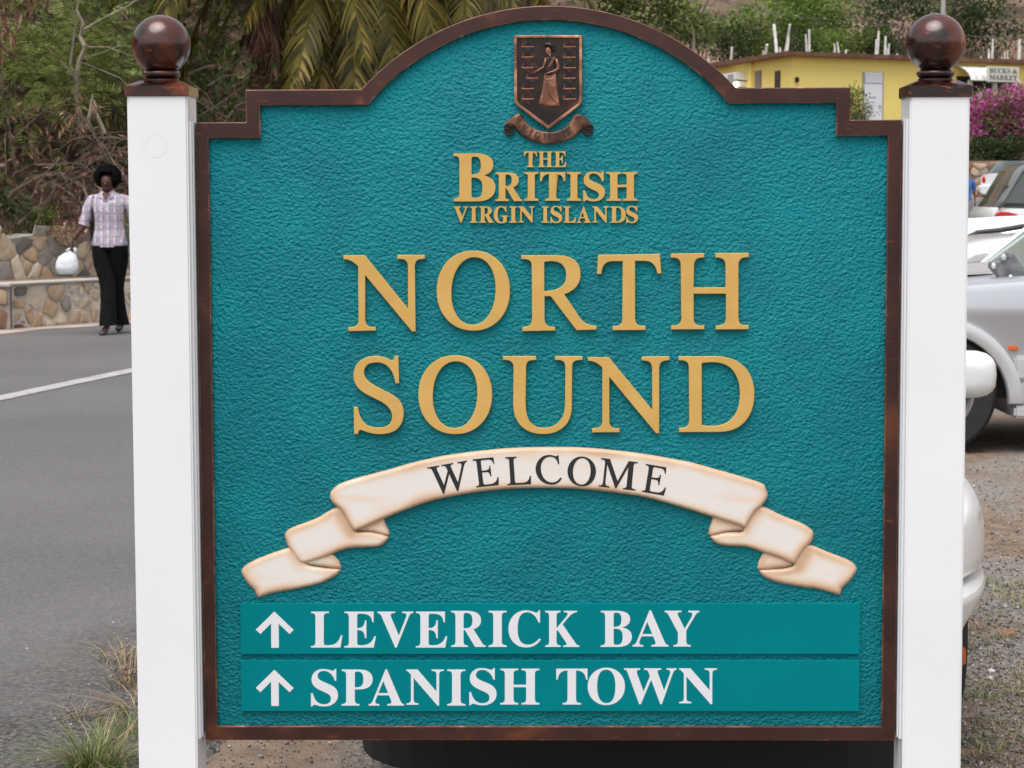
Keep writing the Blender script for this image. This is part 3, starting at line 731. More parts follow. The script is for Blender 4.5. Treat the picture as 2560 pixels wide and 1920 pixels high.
# ================================================================== terrain, road
def sstep(a, b, t):
    t = np.clip((np.asarray(t, float) - a) / (b - a), 0, 1); return t * t * (3 - 2 * t)
WA = np.array([-5.24, 23.9]); WU = np.array([0.557, 0.830]); WN = np.array([-0.830, 0.557])
def wall_s(x, y): return (x - WA[0]) * WN[0] + (y - WA[1]) * WN[1]
def wpt(t, s=0.0, z=0.0):
    p = WA + WU * t + WN * s; return Vector((p[0], p[1], z))
def hgt(x, y):
    x = np.asarray(x, float); y = np.asarray(y, float)
    z = 0.84 * sstep(45, 80, y)
    z = z + 1.5 * sstep(85.1, 85.5, y) + 1.75 * sstep(87, 97, y)
    z = z + np.maximum(0, y - 114) * 0.42 + 2.0 * sstep(112, 122, y)
    z = z + 0.8 * np.sin(x * 0.13 + 1) * sstep(112, 130, y)
    s = wall_s(x, y)
    m = 1 - sstep(-0.01, 0.035, x / np.maximum(y, 5.0))
    bank = 0.5 * sstep(0.05, 0.3, s) + 0.45 * sstep(0.75, 0.95, s) + np.clip(s - 1.0, 0, 8.5) * 0.85 + np.clip(s - 9.5, 0, 60) * 0.25
    bank = bank * m * (1 - sstep(60, 90, y)) * sstep(8, 14, y)
    bump = 0.18 * np.sin(x * 2.1 + y * 0.7) * np.sin(y * 1.7 - x * 0.5) * sstep(1.3, 3, s) * m
    return np.maximum(z, bank) + bump * (bank > 0.5)
xs = np.unique(np.concatenate([np.linspace(-400, -40, 13), np.linspace(-40, -16, 13), np.linspace(-16, 8, 81), np.linspace(8, 40, 33), np.linspace(40, 400, 15)]))
ys = np.unique(np.concatenate([np.linspace(-60, 0, 7), np.linspace(0, 20, 21), np.linspace(20, 50, 91), np.linspace(50, 85, 22), [85.1, 85.2, 85.35, 85.5], np.linspace(86, 130, 45), np.linspace(130, 420, 30)]))
GX, GY = np.meshgrid(xs, ys); GZ = hgt(GX, GY)
V = np.stack([GX.ravel(), GY.ravel(), GZ.ravel()], 1); nx = len(xs); ny = len(ys)
ii, jj = np.meshgrid(np.arange(nx - 1), np.arange(ny - 1)); a = (jj * nx + ii).ravel()
F = np.stack([a, a + 1, a + 1 + nx, a + nx], 1)
cy_ = GY[:-1, :-1].ravel(); cx__ = GX[:-1, :-1].ravel(); cs = wall_s(cx__, cy_)
def ground_mat():
    m, n, l = nt('gravel and dirt'); b = n['Principled BSDF']; tc = n.new('ShaderNodeTexCoord')
    def noise(sc, det, src=None, dist=0.0):
        t = n.new('ShaderNodeTexNoise'); t.inputs['Scale'].default_value = sc; t.inputs['Detail'].default_value = det; t.inputs['Distortion'].default_value = dist
        l.new(tc.outputs['Object'], t.inputs[0]); return t
    big = noise(0.9, 4, dist=0.5); fine = noise(42, 6); mid = noise(9, 5)
    rg = n.new('ShaderNodeValToRGB'); e = rg.color_ramp.elements
    e[0].position = 0.3; e[0].color = (0.10, 0.085, 0.073, 1); e[1].position = 0.72; e[1].color = (0.32, 0.285, 0.255, 1)
    l.new(fine.outputs[0], rg.inputs[0])
    rd = n.new('ShaderNodeValToRGB'); e = rd.color_ramp.elements
    e[0].position = 0.3; e[0].color = (0.13, 0.095, 0.07, 1); e[1].position = 0.75; e[1].color = (0.27, 0.195, 0.145, 1)
    l.new(mid.outputs[0], rd.inputs[0])
    mk = n.new('ShaderNodeValToRGB'); mk.color_ramp.elements[0].position = 0.40; mk.color_ramp.elements[1].position = 0.52; l.new(big.outputs[0], mk.inputs[0])
    mx = n.new('ShaderNodeMix'); mx.data_type = 'RGBA'
    l.new(mk.outputs[0], mx.inputs[0]); l.new(rg.outputs[0], mx.inputs[6]); l.new(rd.outputs[0], mx.inputs[7]); l.new(mx.outputs[2], b.inputs['Base Color'])
    b.inputs['Roughness'].default_value = 0.95; b.inputs['Specular IOR Level'].default_value = 0.2
    bp = n.new('ShaderNodeBump'); bp.inputs['Strength'].default_value = 0.9; bp.inputs['Distance'].default_value = 0.012
    l.new(fine.outputs[0], bp.inputs['Height']); l.new(bp.outputs[0], b.inputs['Normal'])
    return m
M_GROUND = ground_mat()
M_EARTH = mat('reddish brown earth and leaf litter', (0.02, 0.013, 0.009), 0.95, col2=(0.095, 0.058, 0.04), col3=(0.20, 0.135, 0.10), scale=2.2, detail=8, bump=0.8, bscale=7, bdist=0.08, spec=0.1, lo=0.34, hi=0.6)
M_HILL = mat('brown scrub hillside earth', (0.07, 0.05, 0.036), 0.95, col2=(0.20, 0.135, 0.10), col3=(0.40, 0.27, 0.21), scale=0.35, detail=9, bump=0.8, bscale=1.2, bdist=0.4, spec=0.1, lo=0.36, hi=0.6)
gi = np.where((cs > 0.9) & (cx__ < 9) & (cy_ < 95) & (cy_ > 10), 1, 0); gi = np.where(cy_ > 85, 2, gi)
gme = np_mesh('ground', [(V, F[gi == 0], 0)], [M_GROUND, M_EARTH, M_HILL]) if False else None
me = bpy.data.meshes.new('ground'); me.from_pydata(V.tolist(), [], F.tolist()); me.update()
for m_ in (M_GROUND, M_EARTH, M_HILL): me.materials.append(m_)
me.polygons.foreach_set('material_index', gi.astype(np.int32)); me.shade_smooth()
tag(obj('ground', me), kind='structure')

def asphalt():
    m, n, l = nt('asphalt'); b = n['Principled BSDF']; tc = n.new('ShaderNodeTexCoord')
    f = n.new('ShaderNodeTexNoise'); f.inputs['Scale'].default_value = 70; f.inputs['Detail'].default_value = 6; l.new(tc.outputs['Object'], f.inputs[0])
    g = n.new('ShaderNodeTexNoise'); g.inputs['Scale'].default_value = 0.5; g.inputs['Detail'].default_value = 4; l.new(tc.outputs['Object'], g.inputs[0])
    v = n.new('ShaderNodeTexVoronoi'); v.inputs['Scale'].default_value = 120; l.new(tc.outputs['Object'], v.inputs['Vector'])
    r1 = n.new('ShaderNodeValToRGB'); e = r1.color_ramp.elements; e[0].position = 0.36; e[0].color = (0.035, 0.034, 0.033, 1); e[1].position = 0.66; e[1].color = (0.26, 0.25, 0.24, 1)
    l.new(f.outputs[0], r1.inputs[0])
    r2 = n.new('ShaderNodeValToRGB'); e = r2.color_ramp.elements; e[0].position = 0.35; e[0].color = (0.105, 0.102, 0.099, 1); e[1].position = 0.65; e[1].color = (0.135, 0.131, 0.127, 1)
    l.new(g.outputs[0], r2.inputs[0])
    # worn, stony strip along the near edge
    sp = n.new('ShaderNodeSeparateXYZ'); l.new(tc.outputs['Object'], sp.inputs[0])
    ma = n.new('ShaderNodeMath'); ma.operation = 'MULTIPLY_ADD'; l.new(sp.outputs[1], ma.inputs[0]); ma.inputs[1].default_value = -0.25; l.new(sp.outputs[0], ma.inputs[2])
    w = n.new('ShaderNodeTexNoise'); w.inputs['Scale'].default_value = 2.2; w.inputs['Detail'].default_value = 5; l.new(tc.outputs['Object'], w.inputs[0])
    m2 = n.new('ShaderNodeMath'); m2.operation = 'MULTIPLY_ADD'; l.new(w.outputs[0], m2.inputs[0]); m2.inputs[1].default_value = 1.2; l.new(ma.outputs[0], m2.inputs[2])
    mr = n.new('ShaderNodeMapRange'); mr.inputs['From Min'].default_value = -2.75; mr.inputs['From Max'].default_value = -2.1; l.new(m2.outputs[0], mr.inputs['Value'])
    mx = n.new('ShaderNodeMix'); mx.data_type = 'RGBA'; l.new(mr.outputs[0], mx.inputs[0]); l.new(r2.outputs[0], mx.inputs[6])
    mu = n.new('ShaderNodeMix'); mu.data_type = 'RGBA'; mu.blend_type = 'MULTIPLY'; mu.inputs[0].default_value = 1; l.new(r1.outputs[0], mu.inputs[6]); mu.inputs[7].default_value = (0.38, 0.365, 0.345, 1)
    l.new(mu.outputs[2], mx.inputs[7])
    m3 = n.new('ShaderNodeMix'); m3.data_type = 'RGBA'; m3.inputs[0].default_value = 0.22; l.new(mx.outputs[2], m3.inputs[6]); l.new(r1.outputs[0], m3.inputs[7])
    l.new(m3.outputs[2], b.inputs['Base Color']); b.inputs['Roughness'].default_value = 0.85; b.inputs['Specular IOR Level'].default_value = 0.3
    bp = n.new('ShaderNodeBump'); bp.inputs['Strength'].default_value = 0.8; bp.inputs['Distance'].default_value = 0.006
    l.new(f.outputs[0], bp.inputs['Height']); l.new(bp.outputs[0], b.inputs['Normal'])
    return m
M_ASPH = asphalt()
# main road: bends right behind the sign; one sheet 5 mm above the ground
def road_right(y):            # right edge x at depth y
    return -0.98 + 0.25 * (y - 5.2) + 0.09 * math.sin(y * 3.1) * 0.6 + 0.05 * math.sin(y * 9.7 + 1)
V = []; F = []
yy = list(np.linspace(-30, 3, 8)) + list(np.linspace(3.3, 12, 60)) + list(np.linspace(12.5, 45, 50))
for y in yy:
    # left edge: wall line where it exists, otherwise far left
    t = (y - WA[1]) / WU[1]; xl = WA[0] + WU[0] * t - 0.02 if y > 23.0 else -30 + 0
    if y > 44: xl = xl
    V += [(xl - (0.0 if y > 23.0 else 0), y, 0.005), (road_right(y) - 0.03, y, 0.005), (road_right(y), y, -0.004)]
n_ = len(yy)
for i in range(n_ - 1):
    for k in range(2): a = i * 3 + k; F.append((a, a + 1, a + 4, a + 3))
tag(obj('road', mesh('road', V, F, M_ASPH)), kind='structure')
V = []; F = []
for i, x in enumerate(np.linspace(-60, 90, 60)):
    for y in (66.0, 70.0, 75.0, 82.6): V.append((x, y, float(hgt(x, y)) + 0.02))
for i in range(59):
    for k in range(3): a = i * 4 + k; F.append((a, a + 1, a + 5, a + 4))
tag(obj('road', mesh('road_far', V, F, M_ASPH)), kind='structure')
M_CONC = mat('pale concrete', (0.36, 0.33, 0.30), 0.9, col2=(0.50, 0.45, 0.40), scale=4, detail=6, bump=0.4, bscale=30)
M_PINKC = mat('sandy concrete gutter', (0.33, 0.27, 0.23), 0.9, col2=(0.47, 0.38, 0.33), scale=2, detail=6, bump=0.4, bscale=30)
g = MB(); g.box(-60, 90, 82.7, 84.9, 0.5, 0.98); tag(g.obj('pavement', [M_PINKC]), kind='structure')
# gutter at the foot of the low wall
g = MB(); V = []
for i in range(25):
    t = -1.6 + i * 0.6; w = 0.30 + 0.07 * math.sin(i * 1.7) + (0.12 if i < 3 else 0)
    V += [tuple(wpt(t, -w, 0.009)), tuple(wpt(t, 0.02, 0.022))]
g.add(V, [(2 * i, 2 * i + 1, 2 * i + 3, 2 * i + 2) for i in range(24)])
tag(g.obj('gutter', [M_PINKC]), kind='structure')
# painted line
M_LINE = mat('worn white road paint', (0.28, 0.27, 0.265), 0.7, col2=(0.40, 0.39, 0.38), scale=9, detail=6, lo=0.3, hi=0.55)
V = []; F = []; pa = G(0, 998); pb = G(335, 926); dr = (pb - pa).normalized()
for i in range(140):
    c = pa + dr * (-9 + i * 0.25); c.x += 0.0009 * max(0, (i * .25 - 9)) ** 2 * 3; sd = Vector((dr.y, -dr.x, 0)); w = 0.085 + 0.005 * math.sin(i * 2.3)
    V += [tuple(c - sd * w + Vector((0, 0, 0.010))), tuple(c + sd * w + Vector((0, 0, 0.010)))]
F = [(2 * i, 2 * i + 1, 2 * i + 3, 2 * i + 2) for i in range(139)]
tag(obj('road_line', mesh('road_line', V, F, M_LINE)), kind='structure')

# ================================================================== stone walls
def voronoi_cells(w, h, n, rg, relax=5, stretch=1.0, margin=0.0):
    P_ = np.stack([rg.uniform(0, w, n), rg.uniform(0, h, n)], 1)
    def cells(P_):
        out = []
        for i, p in enumerate(P_):
            poly = [(0, 0), (w, 0), (w, h), (0, h)]
            d = np.hypot(P_[:, 0] - p[0], P_[:, 1] - p[1])
            for j in np.argsort(d)[1:14]:
                q = P_[j]; mx_, my_ = (p + q) / 2; dx, dy = q - p
                new = []
                for k in range(len(poly)):
                    a = poly[k]; b = poly[(k + 1) % len(poly)]
                    fa = (a[0] - mx_) * dx + (a[1] - my_) * dy; fb = (b[0] - mx_) * dx + (b[1] - my_) * dy
                    if fa <= 0: new.append(a)
                    if fa * fb < 0: t = fa / (fa - fb); new.append((a[0] + (b[0] - a[0]) * t, a[1] + (b[1] - a[1]) * t))
                poly = new
                if len(poly) < 3: break
            out.append(poly)
        return out
    for _ in range(relax):
        C = cells(P_)
        for i, c in enumerate(C):
            if len(c) > 2: P_[i] = P_[i] * 0.4 + np.mean(c, 0) * 0.6
    return cells(P_)
def stone_mesh(poly, gap, depth, rg, m, maxr=1.0):
    """a field stone from a 2D cell: local x along the wall, z up, bulging towards -y; centred on its own middle"""
    c = np.mean(poly, 0); pts = []
    n = len(poly)
    for k in range(n):          # round the corners
        a = np.array(poly[k - 1]); b = np.array(poly[k]); d = np.array(poly[(k + 1) % n])
        pts.append(b * 0.83 + a * 0.17 if np.linalg.norm(a - b) > 0.03 else b * .9 + a * .1); pts.append(b * 0.83 + d * 0.17 if np.linalg.norm(d - b) > 0.03 else b * .9 + d * .1)
    pts = np.array(pts) + rg.normal(0, 0.007, (len(pts), 2)); r = np.hypot(*(pts - c).T)
    k = np.clip((r - gap) / r, 0.35, 1)[:, None]; ring0 = c + (pts - c) * k
    V = []; N = len(pts)
    for f, y in ((1.0, 0.012), (1.0, -depth * 0.6), (0.88, -depth * 0.95)):
        for q in (c + (ring0 - c) * f): V.append((q[0] - c[0], y + rg.normal(0, 0.002), q[1] - c[1]))
    V.append((rg.normal(0, .02), -depth * rg.uniform(0.8, 1.1), rg.normal(0, .02))); F = []
    for a in (0, 1):
        for i in range(N): F.append((a * N + i, a * N + (i + 1) % N, (a + 1) * N + (i + 1) % N, (a + 1) * N + i))
    for i in range(N): F.append((2 * N + i, 2 * N + (i + 1) % N, 3 * N))
    me = mesh('stone', V, F, m, True); me.set_sharp_from_angle(angle=R(50)); return me, c
def stone_mat(name, c1, c2, sc=9):
    return mat(name, c1, 0.85, col2=c2, scale=sc, detail=6, bump=0.5, bscale=28, bdist=0.012, lo=0.3, hi=0.7)
STONES = [stone_mat('tan stone', (0.31, 0.225, 0.15), (0.50, 0.39, 0.28)), stone_mat('ochre stone', (0.31, 0.20, 0.12), (0.46, 0.33, 0.21)),
          stone_mat('grey stone', (0.17, 0.155, 0.135), (0.30, 0.27, 0.23)), stone_mat('cream stone', (0.42, 0.35, 0.265), (0.58, 0.49, 0.38)),
          stone_mat('rust stone', (0.13, 0.065, 0.042), (0.23, 0.125, 0.08)), stone_mat('dark stone', (0.085, 0.075, 0.065), (0.15, 0.135, 0.12))]
M_MORTAR = mat('pale mortar', (0.42, 0.37, 0.32), 0.95, col2=(0.57, 0.51, 0.45), scale=5, detail=7, bump=0.6, bscale=24, bdist=0.012)
M_MORTARD = mat('weathered mortar', (0.20, 0.17, 0.145), 0.95, col2=(0.34, 0.295, 0.25), scale=4, detail=7, bump=0.6, bscale=24, bdist=0.015)
def stone_wall(name, base, ang, w, h, thick, n, label, mortar, mix, rg, gap=0.021, depth=0.02, relax=2, cap=None, topz=None, stuff=False):
    """wall with its front face on local y = 0 running along +x from the base point"""
    root = empty(name, base, ang, label, 'wall')
    g = MB()
    if topz is None: g.box(0, w, 0.0, thick, -0.3, h)
    else:
        N = 24; fr = [(w * i / N, topz(w * i / N)) for i in range(N + 1)]
        g.prism([(w, -0.3), (0, -0.3)] + fr, 0.0, thick)
    g.obj('mortar', [mortar], root)
    if cap: c = MB(); c.box(-0.02, w + 0.02, -0.035, thick + 0.02, h + 0.001, h + 0.001 + cap, b=0.012); c.obj('coping', [M_CONC], root)
    for poly in voronoi_cells(w, h, n, rg, relax):
        if len(poly) < 3: continue
        me, c = stone_mesh(poly, gap * rg.uniform(0.6, 2.0), depth * rg.uniform(0.6, 1.4), rg, STONES[rg.choice(len(STONES), p=mix)])
        if topz is not None and c[1] > topz(c[0]) + 0.03: bpy.data.meshes.remove(me); continue
        o = obj('stone', me, root); o.location = (c[0], -0.0, c[1])
    return root
WANG = math.atan2(WU[1], WU[0])
rg = np.random.default_rng(3)
stone_wall('low_stone_wall', wpt(0), WANG, 11.0, 0.47, 0.34, 270, 'low mortared stone wall with pale coping behind the walking woman', M_MORTAR, [0.36, 0.18, 0.06, 0.38, 0.01, 0.01], rg, cap=0.022)
stone_wall('low_stone_wall', (WA[0] - 3.0 + 0.012, WA[1] - 0.60, 0), math.atan2(0.42, 3.0), 3.03, 0.46, 0.3, 38, 'short darker stone wall end with rust stones at the left of the road', M_MORTARD, [0.1, 0.1, 0.3, 0.02, 0.36, 0.12], rg, cap=0.035)
stone_wall('retaining_wall', wpt(-4, 0.62, 0), WANG, 15.0, 1.08, 0.35, 330, 'rough weathered stone retaining wall at the foot of the brushy bank', M_MORTARD, [0.40, 0.04, 0.28, 0.14, 0.02, 0.12], rg, gap=0.007, depth=0.014, relax=1,
           topz=lambda x: 1.0 + 0.07 * math.sin(x * 2.3) + 0.05 * math.sin(x * 5.1 + 1))
stone_wall('far_stone_wall', (12.5, 85.0, 0.9), 0.0, 9.5, 1.35, 0.35, 170, 'brown stone wall below the pink bougainvillea across the far road', M_MORTARD, [0.3, 0.1, 0.2, 0.1, 0.25, 0.05], rg, gap=0.015, depth=0.05)

# ================================================================== vegetation
def leafm(name, c1, c2, tr=0.35, rough=0.55, c3=None):
    return mat(name, c1, rough, col2=c2, col3=c3, island=True, lo=0.1, hi=0.7, trans=tr, spec=0.25)
L_FEATH = leafm('feathery green leaves', (0.075, 0.105, 0.022), (0.23, 0.27, 0.075), c3=(0.33, 0.36, 0.13))
L_DARK = leafm('dark green leaves', (0.02, 0.038, 0.012), (0.06, 0.09, 0.03))
L_MID = leafm('mid green leaves', (0.065, 0.095, 0.022), (0.19, 0.235, 0.07))
L_BRIGHT = leafm('bright green leaves', (0.09, 0.16, 0.03), (0.20, 0.29, 0.06))
L_DRY = leafm('dry brown leaves', (0.12, 0.06, 0.035), (0.30, 0.17, 0.105), 0.2, c3=(0.42, 0.27, 0.18))
L_OLIVE = leafm('olive scrub leaves', (0.045, 0.055, 0.02), (0.12, 0.125, 0.05), 0.2)
L_BROWN = leafm('brown scrub twigs', (0.05, 0.032, 0.02), (0.15, 0.10, 0.065), 0.1)
L_PALM = leafm('palm leaflets', (0.04, 0.042, 0.010), (0.19, 0.155, 0.028), 0.3, 0.5, c3=(0.36, 0.26, 0.07))
L_PALMD = leafm('dead palm leaflets', (0.05, 0.025, 0.018), (0.15, 0.075, 0.05), 0.15, c3=(0.26, 0.15, 0.10))
L_PINK = leafm('magenta bracts', (0.50, 0.04, 0.28), (0.70, 0.14, 0.48), 0.4, c3=(0.78, 0.32, 0.52))
BARK = mat('pale grey bark', (0.12, 0.095, 0.07), 0.9, col2=(0.28, 0.23, 0.175), scale=9, stretch=(1, 1, 0.2), bump=0.5)
BARKD = mat('brown dead twigs', (0.035, 0.024, 0.018), 0.9, col2=(0.17, 0.115, 0.085), scale=9, bump=0.4)
BARKR = mat('reddish palm trunk fibre', (0.085, 0.035, 0.025), 0.95, col2=(0.20, 0.09, 0.06), scale=10, stretch=(1, 1, 0.12), bump=0.9, bdist=0.03)

def feather(npair=8, w=0.055, ln=0.26):
    V = []; F = []
    for i in range(npair):
        t = 0.15 + 0.85 * i / (npair - 1); z = -0.22 * t * t
        for sg in (-1, 1):
            L_ = ln * (1 - 0.5 * abs(t - 0.5)); k = len(V)
            V += [(t - w / 2, 0, z), (t + w / 2, 0, z), (t + w / 2 + 0.03, sg * L_, z - 0.05), (t - w / 2 + 0.03, sg * L_, z - 0.05)]
            F.append((k, k + 1, k + 2, k + 3))
    return V, F
FEATH = feather()
LEAF = ([(0, 0, 0), (0.5, -0.26, 0.05), (1, 0, -0.06), (0.5, 0.26, 0.05)], [(0, 1, 2, 3)])
LONG = ([(0, -0.03, 0), (0.5, -0.12, 0.04), (0.5, 0.12, 0.04), (0, 0.03, 0), (1, 0, -0.2)], None)
DRYL = ([(0, -0.02, 0), (0.55, -0.11, 0.03), (1, 0, -0.12), (0.5, 0.10, 0.0)], [(0, 1, 2, 3)])
def clump_points(c, r, nclump, n, sg, g, shell=0.55):
    u = g.normal(0, 1, (nclump, 3)); u /= np.linalg.norm(u, axis=1, keepdims=True)
    u *= g.uniform(shell, 1.0, (nclump, 1)); cc = np.array(c) + u * np.array(r)
    k = g.integers(0, nclump, n); p = cc[k] + g.normal(0, 1, (n, 3)) * sg
    return p, cc
def branches(base, tips, g, rad=0.03, mat_=None, wob=0.12, n=5):
    mb = MB(); base = Vector(base)
    for tp in tips:
        tp = Vector(tp); pts = []; L_ = (tp - base).length
        off = Vector(g.normal(0, wob * L_, 3)); off.z = abs(off.z)
        for k in range(n + 1):
            t = k / n; p = base.lerp(tp, t) + off * math.sin(math.pi * t) * 0.6 + Vector(g.normal(0, 0.018 * L_, 3)) * (0 < k < n)
            pts.append(p)
        mb.tube(pts, [rad * (1 - 0.8 * k / n) for k in range(n + 1)], 5, cap=False)
    return mb
def shrub(name, base, c, r, n, tmpl, size, lm, label, cat, group=None, sg=0.18, ncl=18, ntips=12, rad=0.025, bark=None, seed=1, tilt=0.9, extra=None):
    g = np.random.default_rng(seed); root = empty(name, base, 0, label, cat, group)
    b = np.array(base); c = np.array(c) - b
    p, cc = clump_points(c, r, ncl, n, sg, g)
    d = p - c; d[:, 2] += 0.1; d += g.normal(0, 0.5, d.shape) * np.mean(r)
    rm = aim_mats(d, g, 0.8); sc = g.uniform(0.7, 1.3, n) * size
    pr = [(*scatter(*tmpl, p, rm, sc), 0)]; mats = [lm]
    if extra:
        tm, m2, n2, s2 = extra; p2, _ = clump_points(c, np.array(r) * 1.02, ncl, n2, sg, g)
        V2, F2 = scatter(*tm, p2, rot_mats(n2, 1.5, g), g.uniform(0.7, 1.3, n2) * s2); pr.append((V2, F2, 1)); mats.append(m2)
    me = np_mesh('crown', pr, mats); obj('crown', me, root)
    mb = branches((0, 0, -0.1), cc[:ntips], g, rad); mb.obj('branches', [bark or BARK], root)
    return root

def T3(px, py, d): return tuple(P(px, py, d))
def on_ground(px, d):
    p = P(px, 463, d); return (p.x, p.y, float(hgt(p.x, p.y)) - 0.03)
# ---- the brushy bank left of the sign --------------------------------------------------
bush_specs = [  # px, py, depth, rx, rz, leaves, template, size, material, label
    (60, 215, 27.0, 0.75, 0.45, 330, FEATH, 0.24, L_FEATH, 'feathery green bush low beside the left edge under dry hanging leaves'),
    (215, 180, 27.4, 0.55, 0.55, 300, FEATH, 0.24, L_FEATH, 'feathery green bush wrapped around the pale forked trunk'),
    (110, 60, 28.2, 0.8, 0.5, 300, FEATH, 0.24, L_FEATH, 'tall feathery green shrub rising behind the dry leaf cluster'),
    (300, 60, 28.6, 0.6, 0.6, 300, FEATH, 0.22, L_MID, 'green shrub just left of the left ball finial'),
    (310, 300, 27.6, 0.45, 0.6, 200, FEATH, 0.2, L_OLIVE, 'olive low shrub against the left post above the woman'),
    (520, 200, 28.2, 0.5, 0.55, 260, LEAF, 0.12, L_MID, 'small leaved green shrub between the left finial and the palm trunk'),
    (560, 290, 27.6, 0.5, 0.35, 220, LEAF, 0.12, L_DARK, 'dark low shrub just above the stepped corner of the sign'),
    (440, 110, 29.0, 0.7, 0.6, 240, FEATH, 0.22, L_MID, 'shaded green shrub directly behind the left ball finial'),
]
for i, (px, py, d, rx, rz, n, tm, sz_, lm_, lab) in enumerate(bush_specs):
    c = P(px, py, d); b = (c.x, d, float(hgt(c.x, d)) - 0.05)
    shrub('shrub', b, tuple(c), (rx, rx * 0.7, rz), n, tm, sz_, lm_, lab, 'shrub', 'shrubs on the bank', sg=0.2, ncl=16, ntips=9, rad=0.010, bark=BARKD, seed=20 + i)
# small bright plant on top of the retaining wall, small plant at the left edge
for i, (px, py, d, rx, rz, n, lab) in enumerate(((110, 545, 25.4, 0.16, 0.14, 170, 'small bright green plant growing on top of the retaining wall'),
                                                 (25, 500, 25.4, 0.3, 0.22, 200, 'dark green plant hanging over the wall at the left edge'),
                                                 (15, 650, 24.9, 0.14, 0.2, 90, 'tiny green creeper hanging on the stones of the retaining wall'))):
    c = P(px, py, d); b = (c.x, d, c.z - rz - 0.12)
    shrub('small_plant', b, tuple(c), (rx, rx, rz), n, LEAF, 0.055 if i != 1 else 0.08, (L_BRIGHT, L_DARK, L_MID)[i], lab, 'plant', sg=0.05, ncl=9, ntips=6, rad=0.008, bark=BARKD, seed=50 + i)
# pale forked tree
root = empty('bare_tree', on_ground(205, 26.6), 0, 'thin pale tree with forked trunk and bare spreading twigs', 'tree')
rb = Vector(root.location)
mb = MB()
def limb(pts, r0, r1, d=26.6):
    q = [P(px, py, d + dd) - rb for px, py, dd in pts]
    mb.tube(q, [r0 + (r1 - r0) * i / (len(q) - 1) for i in range(len(q))], 6)
limb([(205, 345, 0), (200, 290, 0), (190, 240, 0), (192, 190, 0), (198, 150, 0), (213, 118, 0)], 0.038, 0.026)
mb.obj('trunk', [BARK], root)
for pts, r0 in (([(213, 118, 0), (200, 92, .1), (208, 60, .1), (192, 25, .1), (205, -30, .1)], .03), ([(192, 190, 0), (175, 165, 0), (190, 60, -.1), (172, -20, -.2)], .022),
                ([(208, 75, 0), (250, 50, .1), (320, 15, .2), (370, -20, .3)], .016), ([(213, 118, 0), (270, 118, .1), (330, 140, .2)], .014),
                ([(198, 150, 0), (260, 130, .1), (320, 105, .2)], .011), ([(190, 195, 0), (150, 150, 0), (110, 110, 0)], .014), ([(200, 155, 0), (240, 170, .1), (300, 195, .1), (330, 230, .1)], .01)):
    mb = MB(); limb(pts, r0, r0 * 0.35); mb.obj('limb', [BARK], root)
root = empty('bare_tree', on_ground(215, 26.3), 0, 'pair of short pale stems leaning together beside the forked trunk', 'tree'); rb = Vector(root.location)
for pts in ([(215, 330, 0), (225, 280, 0), (232, 235, 0)], [(262, 335, 0), (242, 285, 0), (235, 250, 0)]):
    mb = MB(); limb(pts, .03, .012, 26.3); mb.obj('stem', [BARK], root)
root = empty('bare_tree', on_ground(560, 27.2), 0, 'thin bare twigs slanting across the gap between post and palm', 'tree'); rb = Vector(root.location)
for pts in ([(480, 300, 0), (540, 265, 0), (610, 215, 0)], [(490, 250, 0), (530, 275, 0), (580, 300, 0)], [(400, 30, 0), (430, -10, 0), (470, -30, 0)], [(410, 30, .2), (395, 5, .2), (385, -20, .2)], [(520, 215, 0), (560, 190, 0), (620, 185, 0)], [(470, 200, 0), (520, 240, 0), (545, 300, 0)]):
    mb = MB(); limb(pts, .009, .004, 27.2); mb.obj('twig', [BARKD], root)
# dead brush heap
def brush(label, px0, px1, py0, py1, d0, d1, n, seed, ndry, rad=(0.006, 0.02)):
    g = np.random.default_rng(seed); base = on_ground((px0 + px1) / 2, (d0 + d1) / 2)
    root = empty('dead_brush', base, 0, label, 'brush'); mb = MB(); b = Vector(base); tips = []
    for k in range(n):
        px = g.uniform(px0, px1); py = g.uniform(py0, py1); d = g.uniform(d0, d1)
        c = P(px, py, d) - b; a = g.normal(0.2, 0.9); L_ = g.uniform(0.35, 1.0); dirv = Vector((math.cos(a), g.normal(0, 0.4), math.sin(a) * 0.8)).normalized() * L_
        pts = [c + dirv * (t - 0.5) + Vector((0, 0, -0.35 * L_ * (t - 0.5) ** 2)) + Vector(g.normal(0, 0.02, 3)) for t in (0, .25, .5, .75, 1)]
        r0 = g.uniform(*rad); mb.tube(pts, [r0, r0 * .9, r0 * .8, r0 * .6, r0 * .3], 4, cap=False)
        tips += [pts[4], pts[3], pts[0]]
    mb.obj('branches', [BARKD], root)
    tp = np.array([tuple(t) for t in tips]); k = g.integers(0, len(tp), ndry)
    p = tp[k] + g.normal(0, 0.09, (ndry, 3))
    dd = g.normal(0, 0.5, (ndry, 3)); dd[:, 2] -= 0.8
    V, F = scatter(*DRYL, p, aim_mats(dd, g), g.uniform(0.06, 0.15, ndry)); obj('dry_leaves', np_mesh('dry_leaves', [(V, F, 0)], [L_DRY]), root)
    return root
brush('tangled heap of dead brown branches above the retaining wall', 0, 250, 260, 480, 25.7, 26.8, 40, 5, 380, (0.004, 0.012))
brush('broken pale branches and curled leaves lying just left of the woman', 60, 260, 400, 560, 25.2, 25.9, 40, 6, 200, (0.008, 0.022))
brush('dry twiggy scrub lying between the woman and the left post', 230, 330, 330, 520, 25.4, 26.4, 45, 8, 60)
brush('thin dead twigs tangled low beneath the palm fronds', 480, 900, 120, 300, 27.5, 29.0, 26, 9, 60)
